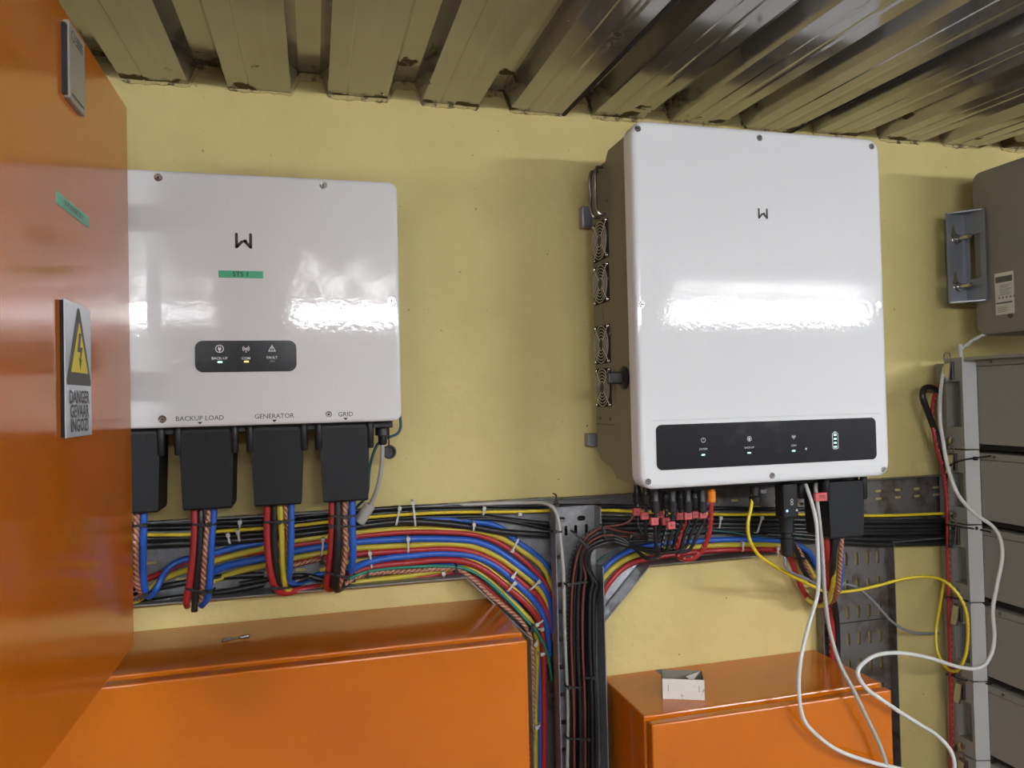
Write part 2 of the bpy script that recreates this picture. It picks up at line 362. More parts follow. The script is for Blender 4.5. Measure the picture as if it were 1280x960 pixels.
# ragged mortar along the top of the wall, following the sheets
def mortar():
    mb = MB(); rnd = random.Random(3); xs = np.arange(-.55, 1.95, .004); vs = []; fs = []
    for i, x in enumerate(xs):
        t = ((x-X0R) % PIT_R); h = 0
        if t < .014: h = .036*t/.014
        elif t < .052: h = .036
        elif t < .066: h = .036*(.066-t)/.014
        j = .0010*math.sin(x*71)+.0008*math.sin(x*233)+rnd.uniform(-.0006, .0006); k2 = .0008*math.sin(x*97+1)+rnd.uniform(-.0005, .0005)
        top = ZC+h+.004; bot = ZC+h*.80-.0030+j
        yy = -.0022-k2
        vs += [(x, .004, bot-.002), (x, yy, bot), (x, yy*.8, (top+bot)/2), (x, yy, top), (x, .004, top)]
        if i: 
            a = (i-1)*5; fs += [(a+q, a+q+1, a+q+6, a+q+5) for q in range(4)]
    mb.add(vs, fs); return mb
struct('trim_2', mortar(), M['mortar'], False)

# ================================================================== lamps
def lamp(x0, x1, label, dm='diffuser_dimmed'):
    yc = -2.48; zt = zc(yc)-.001
    t = thing('batten_lamp', label, 'lamp', ((x0+x1)/2, yc, zt), 'tube lamps on the ceiling')
    obj('housing', MB().bbox(x0, x1, yc-.045, yc+.045, zt-.035, zt+.0, .004), M['lampbody'], t)
    mb = MB(); pts = [(-.07, -.036), (-.067, -.065), (-.045, -.085), (0, -.092), (.045, -.085), (.067, -.065), (.07, -.036)]
    mb.loft([[(x, yc+a, zt+b) for a, b in pts] for x in (x0+.01, x1-.01)]); obj('diffuser', mb, M[dm], t)
    for x in (x0, x1-.012): obj('end_cap', MB().bbox(x, x+.012, yc-.073, yc+.073, zt-.096, zt, .003), M['lampbody'], t)
lamp(1.70, 2.85, 'long tube lamp on the roof above the right end of the room', 'diffuser')
lamp(-.09, 1.05, 'long tube lamp on the roof above the middle of the room')
lamp(-1.62, -.47, 'long tube lamp on the roof above the left end of the room')

# ================================================================== screws
def screw(parent, x, y, z, r=.0062, m=None, name='screw'):
    """recessed hex-socket screw facing -y"""
    mb = MB(); mb.lathe((x, y, z), NY, [(0, r), (.0012, r), (.0012, r*.80), (.0002, r*.78)], 20)
    a = obj(name, mb, M['steel'], parent)
    mb = MB().lathe((x, y, z), NY, [(.0003, r*.76), (.0018, r*.52), (.0018, r*.34)], 16); obj('screw_head', mb, M['steel'], a)
    mb = MB().lathe((x, y, z), NY, [(.0017, r*.34), (.0020, r*.30)], 6); obj('socket', mb, M['ink'], a)

# ================================================================== switching unit (left white box)
SX0, SX1, SZ0, SZ1, SY = -.352, .1415, 1.5665, 1.971, -.16
sts = thing('transfer_switch', 'wide white wall unit with green tape above three small status lights', 'electrical unit', ((SX0+SX1)/2, 0, SZ0))
def cover_mb(x0, x1, z0, z1, y0, y1, r, b):
    loops = []
    for yy, ins in ((y0, 0), (y1+b, 0), (y1+b*.45, b*.12), (y1+b*.12, b*.45), (y1, b), (y1, b+.0012)):
        loops.append([(p[0], yy, p[1]) for p in rrect(x0+ins, x1-ins, z0+ins, z1-ins, max(r-ins, .002), 8)])
    return MB().loft(loops)
obj('front_cover', cover_mb(SX0, SX1, SZ0, SZ1, SY+.03, SY, .014, .006), M['white2'], sts)
obj('housing', MB().bbox(SX0+.006, SX1-.006, -.002, SY+.031, SZ0+.006, SZ1-.006, .004), M['inv_side'], sts)
obj('base_plate', MB().bbox(SX0+.01, SX1-.012, -.012, SY+.034, SZ0-.012, SZ0+.006, .002), M['blackmatt'], sts)
for px, py in ((198, 222), (404, 231.5), (489.5, 376), (411, 518), (203, 524)):
    p = W(px, py, SY); screw(sts, p[0], SY, p[2])
for z in (1.955, 1.757): screw(sts, SX0+.012, SY, z)
def logo(cx, cz, s, y, parent):
    # two mirrored hooks with a gap between
    mb = strokes(MB(), [((-.5, .48), (-.5, -.48)), ((-.5, -.48), (-.12, -.08))], .21, (cx, y, cz), np.array(X)*s, np.array(Z)*s, np.array(NY)*s, .02)
    strokes(mb, [((.5, .48), (.5, -.48)), ((.5, -.48), (.06, -.02)), ((.06, -.02), (.16, -.02))], .21, (cx, y, cz), np.array(X)*s, np.array(Z)*s, np.array(NY)*s, .02)
    return obj('emblem', mb, M['ink'], parent, False)
p = W(304.5, 301, SY); logo(p[0], p[2], .0215, SY-.0002, sts)
a = W(273, 338, SY); b = W(329, 348, SY)
o = obj('label_strip', MB().bbox(a[0], b[0], SY-.0006, SY+.0005, b[2], a[2], .0002, 1), M['green'], sts)
text('STS 1', .011, ((a[0]+b[0])/2, SY-.0006, (a[2]+b[2])/2), X, Z, NY, M['ink'], o, bold=.01)
a = W(243.5, 426, SY); b = W(371, 464, SY)
dp = obj('display_panel', MB().prism(rrect(a[0], b[0], b[2], a[2], .012), (0, SY, 0), X, Z, NY, .0012), M['display'], sts, 30)
yd = SY-.0013
def icon_plug(mb, cx, cz, s, y):
    O = (cx, y, cz); U, V, N = np.array(X)*s, np.array(Z)*s, np.array(NY)
    ring(mb, 0, 0, 1, .2, O, U, V, N)
    mb.prism([(-.42, .2), (.42, .2), (.42, -.15), (.12, -.45), (.12, -.85), (-.12, -.85), (-.12, -.45), (-.42, -.15)], O, U, V, N, .0004)
    strokes(mb, [((-.22, .2), (-.22, .55)), ((.22, .2), (.22, .55))], .16, O, U, V, N)
def icon_radio(mb, cx, cz, s, y):
    O = (cx, y, cz); U, V, N = np.array(X)*s, np.array(Z)*s, np.array(NY)
    strokes(mb, [((0, .15), (0, -.9))], .2, O, U, V, N); ring(mb, 0, .15, .12, .22, O, U, V, N)
    for r in (.5, .85):
        ring(mb, 0, .15, r, .17, O, U, V, N, a0=-50, a1=50, n=8); ring(mb, 0, .15, r, .17, O, U, V, N, a0=130, a1=230, n=8)
def icon_fault(mb, cx, cz, s, y):
    O = (cx, y, cz); U, V, N = np.array(X)*s, np.array(Z)*s, np.array(NY)
    strokes(mb, [((-.9, -.65), (.9, -.65)), ((.9, -.65), (0, .9)), ((0, .9), (-.9, -.65))], .2, O, U, V, N)
    strokes(mb, [((0, .35), (0, -.15)), ((0, -.38), (0, -.4))], .17, O, U, V, N)
for px, py, fn, tx, ty, ly, lm, lx in ((274.5, 436, icon_plug, 'BACK-UP', 448, 452.5, 'ledgreen', 275), (307.5, 436.5, icon_radio, 'COM', 448, 452, 'ledyellow', 308), (340, 436, icon_fault, 'FAULT', 447, 451.5, 'inkgrey', 340.5)):
    p = W(px, py, yd); mb = MB(); fn(mb, p[0], p[2], .0058, yd); obj('icon', mb, M['inkwhite'], dp, False)
    p = W(px, ty, yd); text(tx, .0058, (p[0], yd, p[2]), X, Z, NY, M['inkwhite'], dp, bold=.01)
    p = W(lx, ly, yd); obj('status_light', MB().prism(rrect(p[0]-.0038, p[0]+.0038, p[2]-.0014, p[2]+.0014, .0013, 3), (0, yd, 0), X, Z, NY, .0005), M[lm], dp, False)
for cx, lab, zt in ((-.281, 'INVERTER', 522), (-.1705, 'BACKUP LOAD', 523), (-.0615, 'GENERATOR', 520.3), (.048, 'GRID', 518)):
    z = W({-.281: 164, -.1705: 250, -.0615: 343, .048: 432}[cx], zt, SY)
    cxx = z[0]-(.028 if lab == 'INVERTER' else 0)
    text(lab, .0105, (cxx, SY, z[2]), X, Z, NY, M['inkgrey'], sts, bold=.008)
    if lab != 'INVERTER': obj('arrow_mark', MB().prism([(-.004, 0), (.004, 0), (0, -.004)], (cxx, SY-.0001, z[2]-.0055), X, Z, NY, .0003), M['ink'], sts, False)

def terminal_cover(cx, zt, zb, yf, parent, w_=.083, rod=True, slots=True):
    """tapered black cable hood with two screw towers and notched top edge"""
    h = w_/2; t = obj('terminal_cover', MB().loft([
        [(cx-h, yf+.075, zt), (cx+h, yf+.075, zt), (cx+h, yf, zt), (cx-h, yf, zt)],
        [(cx-h*.90, yf+.075, zb+.003), (cx+h*.90, yf+.075, zb+.003), (cx+h*.90, yf+.002, zb+.003), (cx-h*.90, yf+.002, zb+.003)],
        [(cx-h*.86, yf+.07, zb), (cx+h*.86, yf+.07, zb), (cx+h*.86, yf+.005, zb), (cx-h*.86, yf+.005, zb)]]), M['cover'], parent, 25)
    if rod:
        for s in (-1, 1):
            x = cx+s*(h+.001); obj('screw_tower', MB().lathe((x, yf+.004, zt-.036), Z, [(0, .0045), (.002, .0062), (.036, .0066), (.05, .0066)], 14), M['black'], t)
    if slots:
        for s in (-.5, 0, .5): obj('notch', MB().prism([(-.0016, 0), (.0016, 0), (0, -.014)], (cx+s*h*1.1, yf-.0002, zt-.001), X, Z, NY, .0008), M['gap'], t, False)
    return t
for cx in (-.281, -.1705, -.0615, .048): terminal_cover(cx, 1.557, 1.432, -.13, sts)

# ================================================================== hybrid inverter
IX0, IX1, IZ0, IZ1, IY = .533, 1.041, 1.438, 2.074, -.25
inv = thing('inverter', 'large white inverter with a long black display strip and fans down its side', 'inverter', ((IX0+IX1)/2, 0, IZ0))
obj('front_cover', cover_mb(IX0, IX1, IZ0, IZ1, IY+.034, IY, .026, .009), M['white'], inv)
fb = MB().loft([[(q[0], IY+.001, q[1]) for q in rrect(IX0+.018, IX1-.018, IZ0+.014, 1.553, .02, 6)], [(q[0], IY-.0012, q[1]) for q in rrect(IX0+.022, IX1-.022, IZ0+.018, 1.546, .018, 6)]])
side = [(-.217, 2.058), (-.135, 2.058), (-.125, 2.048), (-.122, 2.042), (-.055, 2.042), (-.045, 2.03), (-.042, 1.50), (-.06, 1.478), (-.12, 1.462), (-.135, 1.448), (-.217, 1.444)]
mb = MB(); mb.loft([[(IX0+.004, a, b) for a, b in side], [(IX1-.004, a, b) for a, b in side]]); obj('housing', mb, M['inv_side'], inv, 25)
obj('heat_sink', MB().box(IX0+.03, IX1-.03, -.001, -.045, 1.53, 2.02), M['darksteel'], inv)
for px, py in ((797, 161), (949, 170), (1089, 179.5), (801.5, 380.5), (1101, 381), (810, 602), (965, 594.5), (1105, 587)):
    p = W(px, py, IY); screw(inv, min(p[0], IX1-.016), IY-.0002, min(p[2], IZ1-.016), .0056)
p = W(953.5, 267, IY); logo(p[0], p[2], .0165, IY-.0002, inv)
obj('cover_step', MB().loft([[(q[0], IY+.001, q[1]) for q in rrect(IX0+.020, IX1-.020, 1.5545, 1.5575, .0014, 3)], [(q[0], IY-.0010, q[1]) for q in rrect(IX0+.022, IX1-.022, 1.5552, 1.5562, .0004, 3)]]), M['white'], inv)
a = W(819.5, 531, IY); b = W(1096, 586, IY); c = W(1095, 522, IY)
dz0 = (W(822, 588, IY)[2]+W(1094, 574, IY)[2])/2; dz1 = (a[2]+c[2])/2
dp = obj('display_panel', MB().prism(rrect(a[0], b[0], dz0, dz1, .010), (0, IY, 0), X, Z, NY, .0012), M['display'], inv, 30)
yd = IY-.0013
def icon_power(mb, cx, cz, s, y):
    O = (cx, y, cz); U, V, N = np.array(X)*s, np.array(Z)*s, np.array(NY)
    ring(mb, 0, 0, 1, .18, O, U, V, N, a0=-240, a1=60); strokes(mb, [((0, .2), (0, 1.05))], .18, O, U, V, N)
for px, py, fn, tx, ty, ly in ((879, 550, icon_power, 'SYSTEM', 561.5, 568.5), (936.5, 548.5, icon_plug, 'BACK-UP', 559.5, 566), (992, 546, icon_radio, 'COM', 557, 563.5)):
    p = W(px, py, yd); mb = MB(); fn(mb, p[0], p[2], .0040, yd); obj('icon', mb, M['inkwhite'], dp, False)
    p = W(px, ty, yd); text(tx, .0046, (p[0], yd, p[2]), X, Z, NY, M['inkwhite'], dp)
    p = W(px, ly, yd); obj('status_light', MB().prism(rrect(p[0]-.0034, p[0]+.0034, p[2]-.0012, p[2]+.0012, .0011, 3), (0, yd, 0), X, Z, NY, .0005), M['ledgreen'], dp, False)
p = W(1007.5, 561, yd); mb = MB(); ring(mb, 0, 0, .0012, .0014, (p[0], yd, p[2]), X, Z, NY); obj('icon', mb, M['inkwhite'], dp, False)
p = W(1044, 551, yd); mb = MB(); O = (p[0], yd, p[2]); h, v, r = .0062, .0150, .003
pr = rrect(-h, h, -v, v, r, 4); q = rrect(-h+.0010, h-.0010, -v+.0010, v-.0010, r-.001, 4)
O_, U_, V_, N_ = map(np.array, (O, X, Z, NY)); n_ = len(pr)
mb.add([O_+U_*c_[0]+V_*c_[1]+N_*.0004 for c_ in pr+q], [(i, (i+1) % n_, n_+(i+1) % n_, n_+i) for i in range(n_)])
strokes(mb, [((-.0022, v+.0012), (.0022, v+.0012))], .0014, O, X, Z, NY); obj('battery_icon', mb, M['inkwhite'], dp, False)
for k in range(4):
    zz_ = -.0108+k*.0072; obj('status_light', MB().prism(rrect(p[0]-.0030, p[0]+.0030, p[2]+zz_-.0013, p[2]+zz_+.0013, .0012, 3), (0, yd, 0), X, Z, NY, .0005), M['ledgreen'], dp, False)
# fans on the left side
SXF = IX0+.004
def fan(yc, zc_):
    h = .037
    fr = obj('cooling_fan', MB().prism(rrect(-h, h, -h, h, .004, 3), (SXF, yc, zc_), Y, Z, (-1, 0, 0), .0015), M['gap'], inv, False)
    mb = MB()
    for r in (.012, .018, .024, .030, .0355): mb.tube([(SXF-.004, yc+r*math.cos(a_), zc_+r*math.sin(a_)) for a_ in np.linspace(0, 2*math.pi, 16, endpoint=False)], .00075, 5, .006, True)
    for a_ in (45, 135, 225, 315):
        c_, s_ = math.cos(math.radians(a_)), math.sin(math.radians(a_)); mb.cyl((SXF-.0035, yc+.010*c_, zc_+.010*s_), (SXF-.0035, yc+.047*c_, zc_+.047*s_), .0009, seg=6)
    obj('finger_guard', mb, M['guard'], fr)
    mb = MB().lathe((SXF-.001, yc, zc_), (-1, 0, 0), [(0, .012), (.0018, .012), (.002, .010)], 16); hb = obj('fan_hub', mb, M['black'], fr)
    mb = MB()
    for k in range(7):
        a_ = 2*math.pi*k/7; q0, q1 = a_, a_+.5
        mb.add([(SXF-.0017, yc+.012*math.cos(q0), zc_+.012*math.sin(q0)), (SXF-.0017, yc+.035*math.cos(q0+.2), zc_+.035*math.sin(q0+.2)), (SXF-.0023, yc+.035*math.cos(q1+.15), zc_+.035*math.sin(q1+.15)), (SXF-.0023, yc+.012*math.cos(q1), zc_+.012*math.sin(q1))], [(0, 1, 2, 3)])
    obj('blades', mb, M['gap'], fr, False)
    for s1 in (-1, 1):
        for s2 in (-1, 1): obj('screw', MB().lathe((SXF-.001, yc+s1*.033, zc_+s2*.033), (-1, 0, 0), [(0, .0035), (.002, .0035), (.004, .0022)], 10), M['steel'], fr)
for yc, zc_ in ((-.090, 1.898), (-.088, 1.815), (-.085, 1.699), (-.085, 1.6165)): fan(yc, zc_)
for yy in (-.080, -.108):                         # lifting handles, upper rear
    obj('pull_handle', MB().tube([(SXF, yy, 2.035), (SXF-.012, yy, 2.034), (SXF-.016, yy, 2.02), (SXF-.016, yy, 1.985), (SXF-.016, yy-.002, 1.955), (SXF-.012, yy-.004, 1.945), (SXF, yy-.004, 1.944)], .0032, 8, .005), M['darksteel'], inv)
kb = obj('rotary_switch', MB().lathe((SXF, -.185, 1.632), (-1, 0, 0), [(0, .021), (.003, .021), (.006, .018), (.008, .012)], 20), M['black'], inv)
obj('knob', MB().bbox(SXF-.034, SXF-.004, -.191, -.179, 1.621, 1.643, .003), M['black'], kb)
obj('rating_label', MB().box(SXF-.0004, SXF+.001, -.144, -.135, 1.585, 1.655), M['kraft'], inv)
text('DC SWITCH  ON OFF', .0065, (SXF, -.1395, 1.62), Z, Y, (-1, 0, 0), M['ink'], inv, thick=.0006)
for yy, z in ((-.062, 1.557), (-.112, 1.557), (-.125, 1.716), (-.125, 1.82), (-.125, 1.965)):
    obj('screw', MB().lathe((SXF, yy, z), (-1, 0, 0), [(0, .0036), (.002, .0034), (.003, .0018)], 10), M['darksteel'], inv)
obj('panel_seam', MB().box(SXF-.0004, SXF+.001, -.13, -.042, 1.5455, 1.5465), M['gap'], inv)
for z0, z1 in ((1.940, 1.982), (1.500, 1.526)):
    br = obj('mounting_bracket', MB().bbox(IX0-.008, IX0+.04, -.024, -.002, z0, z1, .002), M['bracket'], inv)
obj('side_groove', MB().box(SXF-.0003, SXF+.001, -.0905, -.0895, 1.745, 1.768), M['gap'], inv)
# connection fittings under the inverter
obj('gland_block', MB().bbox(.60, 1.02, -.19, -.095, 1.425, 1.446, .002), M['blackmatt'], inv)
tc2 = terminal_cover(.979, 1.426, 1.318, -.205, inv, w_=.082, slots=False)
p = W(944, 623, -.16); g = obj('cable_gland', MB().lathe((p[0], -.16, 1.388), Z, [(0, .007), (.003, .011), (.014, .0125), (.016, .0095), (.04, .0095)], 12), M['black'], inv)
obj('plug_cap', MB().bbox(p[0]+.003, p[0]+.016, -.175, -.160, 1.408, 1.416, .001), M['inkgrey'], inv)
obj('cable_gland', MB().lathe((W(1001, 616, -.16)[0], -.16, 1.392), Z, [(0, .006), (.004, .009), (.014, .009), (.04, .007)], 12), M['black'], inv)

# ================================================================== communication dongle
p = W(983, 628, -.19)
dg_ = thing('communication_dongle', 'black plug-in communication stick with blue light under the white inverter', 'dongle', (p[0], -.19, 1.30))
bx = obj('body', MB().bbox(p[0]-.0165, p[0]+.0165, -.205, -.175, 1.362, 1.428, .005), M['cover'], dg_)
obj('socket', MB().lathe((p[0]-.001, -.19, 1.290), Z, [(0, .008), (.003, .0115), (.034, .0125), (.036, .010), (.044, .010), (.046, .0135), (.062, .013), (.074, .015)], 16), M['black'], dg_)
for dx, k in ((-.0095, 'ledblue'), (.011, 'paper')):
    obj('indicator', MB().lathe((p[0]+dx, -.2052, 1.378), NY, [(0, .0022), (.0008, .0018)], 10), M[k], bx)
mb = MB(); ring(mb, 0, .004, .0024, .0008, (p[0]+.001, -.2052, 1.393), X, Z, NY); ring(mb, 0, -.002, .0024, .0008, (p[0]+.001, -.2052, 1.393), X, Z, NY); obj('symbol', mb, M['inkwhite'], bx, False)

# ================================================================== upper left cabinet with open door
DX = -.250
cab = thing('electrical_cabinet', 'tall orange cabinet door standing open at the left, carrying the danger sign', 'cabinet', (-.75, -.12, 1.275))
obj('body', MB().bbox(-1.15, -.405, -.003, -.25, 1.275, 2.035, .004), M['orange'], cab)
DZ0, DZ1 = 1.2665, 2.026
door = obj('door', MB().bbox(DX-.022, DX, -.27, -1.0, DZ0, DZ1, .0025), M['orange'], cab)
for z in (1.40, 1.65, 1.90): obj('hinge', MB().bbox(-.42, DX-.018, -.285, -.252, z-.02, z+.02, .003), M['orange'], cab)
XP = (1, 0, 0)
def door_text(s, size, y, z, m, parent, x=None, **k): return text(s, size, (x or DX, y, z), Y, Z, XP, m, parent, **k)
def dW(px, py): return W(px, py, DX+.005, 0)
a, b = dW(80.5, 376), dW(115, 542); cyy, hw = (a[1]+b[1])/2, abs(b[1]-a[1])/2; zt, zb = 1.7125, 1.570
sg = obj('warning_sign', MB().bbox(DX+.0038, DX+.005, cyy-hw, cyy+hw, zb, zt, .0004, 1), M['silver'], cab)
sg['label'] = 'silver danger sign with yellow triangle and lightning arrow'
obj('foam_backing', MB().box(DX-.0005, DX+.0038, cyy-hw+.001, cyy+hw-.001, zb+.001, zt-.001), M['gap'], sg)
tri = lambda s, off=0: [(-.9*s, -.68*s+off), (.9*s, -.68*s+off), (.1*s, .94*s+off), (-.1*s, .94*s+off)]
zt_c = 1.665; R = .0445
obj('triangle', MB().prism([(-.94*R, -.80*R), (-.90*R, -.9*R), (.90*R, -.9*R), (.94*R, -.80*R), (.06*R, .96*R), (-.06*R, .96*R)], (DX+.0052, cyy, zt_c), Y, Z, XP, .0004), M['inkgrey'], sg, False)
obj('triangle_field', MB().prism([(-.66*R, -.60*R), (.66*R, -.60*R), (0, .62*R)], (DX+.0057, cyy, zt_c), Y, Z, XP, .0004), M['signyellow'], sg, False)
obj('lightning_arrow', MB().prism([(q[0]*R, q[1]*R) for q in ((-.04, .36), (.12, .36), (-.02, .02), (.20, .02), (.06, -.28), (.13, -.27), (0, -.52), (-.07, -.24), (-.01, -.26), (.04, -.10), (-.20, -.10))], (DX+.0062, cyy, zt_c), Y, Z, XP, .0003), M['inkgrey'], sg, False)
for s, z in (('DANGER', 1.6115), ('GEVAAR', 1.5965), ('INGOZI', 1.5815)):
    door_text(s, .0195, cyy, z, M['inkgrey'], sg, x=DX+.0052, bold=.022, sx={'DANGER': 1.02, 'GEVAAR': 1.02, 'INGOZI': 1.06}[s]*.86)
a, b = dW(85, 26), dW(106, 155)
pl = obj('information_plate', MB().bbox(DX-.0005, DX+.006, a[1], b[1], 1.9285, 2.012, .001, 1), M['plate'], cab)
pl['label'] = 'small pale plate with dark edge near the top of the door'
obj('plate_backing', MB().box(DX-.0005, DX+.004, a[1]-.006, b[1]-.002, 1.931, 2.006), M['ink'], pl)
cy_ = (a[1]+b[1])/2
mb = MB(); ring(mb, -.016, 0, .0055, .0016, (DX+.0062, cy_, 1.999), Y, Z, XP)
for k in range(3): strokes(mb, [((-.004, .004-.004*k), (.018, .004-.004*k))], .0018, (DX+.0062, cy_, 1.999), Y, Z, XP, .0003)
strokes(mb, [((-.020, -.064), (.020, -.064))], .0026, (DX+.0062, cy_, 1.999), Y, Z, XP, .0003)
obj('printing', mb, M['inkgrey'], pl, False)
a, b = W(70, 247, DX, 0), W(110.5, 279, DX, 0)
lb = obj('label_strip', MB().bbox(DX-.0003, DX+.0007, a[1], b[1], 1.8085, 1.8215, .0002, 1), M['greenpale'], cab); lb['label'] = 'pale green tape label with small print'
door_text('IV PS INVERTER 1', .0088, (a[1]+b[1])/2, 1.815, M['inkgrey'], lb, x=DX+.0007, bold=.01)

# ================================================================== lower cabinets
c1 = thing('distribution_box', 'wide orange cabinet under the cable tray at the lower left', 'cabinet', (-.2, -.13, 0))
obj('body', MB().bbox(-.95, .324, -.003, -.228, 0, 1.214, .003), M['orange'], c1)
obj('door', MB().bbox(-.945, .323, -.238, -.262, .02, 1.211, .003), M['orange'], c1)
obj('door_seal', MB().box(-.93, .315, -.227, -.239, .03, 1.203), M['gap'], c1)
c2 = thing('distribution_box', 'small orange cabinet at the lower right with the little carton on top', 'cabinet', (.8, -.12, 0))
obj('body', MB().bbox(.549, 1.046, -.003, -.202, 0, 1.036, .003), M['orange'], c2)
obj('door', MB().bbox(.551, 1.044, -.211, -.230, .02, 1.032, .003), M['orange'], c2)
obj('door_seal', MB().box(.556, 1.038, -.201, -.212, .03, 1.024), M['gap'], c2)
# carton on the small cabinet
zt_ = 1.0365; f0 = W(828.5, 873.5, zt_, 2); f1 = W(881, 875.5, zt_, 2); H = .037; BW = float(np.linalg.norm(f1-f0)); BD = .048
ux = (f1-f0)/BW; uy = np.array([-ux[1], ux[0], 0])
def loc(mb): mb.v = [tuple(f0+ux*x+uy*y+np.array((0, 0, z))) for x, y, z in mb.v]; return mb
bx = thing('carton', 'small open cardboard carton on top of the small orange cabinet', 'box', tuple((f0+f1)/2+uy*BD/2), None)
t_ = .0012
obj('front_panel', loc(MB().box(0, BW, 0, t_, 0, H)), M['boxwhite'], bx)
obj('tray', loc(MB().box(0, BW, BD-t_, BD, 0, H).box(0, t_, t_, BD-t_, 0, H).box(BW-t_, BW, t_, BD-t_, 0, H).box(t_, BW-t_, t_, BD-t_, 0, t_)), M['kraft'], bx)
def flapmb(P): return loc(MB().add(P+[(a, b, c-.0008) for a, b, c in P], [(0, 1, 2), (5, 4, 3), (0, 3, 4, 1), (1, 4, 5, 2), (2, 5, 3, 0)]))
obj('paper_flap', flapmb([(BW-.003, BD-.003, H), (BW-.031, BD-.016, H-.006), (BW-.020, BD-.030, H-.010)]), M['boxwhite'], bx, False)
for dx in (.010, .066): obj('staple', loc(MB().box(dx, dx+.0008, -.0005, 0, .014, .026)), M['ink'], bx)
obj('torn_flap', flapmb([(-.012, BD+.004, H-.003), (.001, BD-.010, H-.006), (.001, BD-.001, H+.001)]), M['kraft'], bx, False)
# drill bit on the wide cabinet
a, b = W(277, 801, 1.2185, 2), W(312, 795, 1.2185, 2); d = (b-a)/np.linalg.norm(b-a)
dr = thing('driver_bit', 'short steel driver bit lying on top of the wide orange cabinet', 'tool bit', (a[0], a[1], 1.214))
obj('shank', MB().lathe(a, d, [(0, .0022), (.002, .0034), (.016, .0034), (.018, .0022), (.030, .0022)], 6), M['steel'], dr)
obj('tip', MB().lathe(a, d, [(.029, .0026), (.040, .0032), (np.linalg.norm(b-a)-.002, .003), (np.linalg.norm(b-a), .0012)], 8), M['darksteel'], dr)

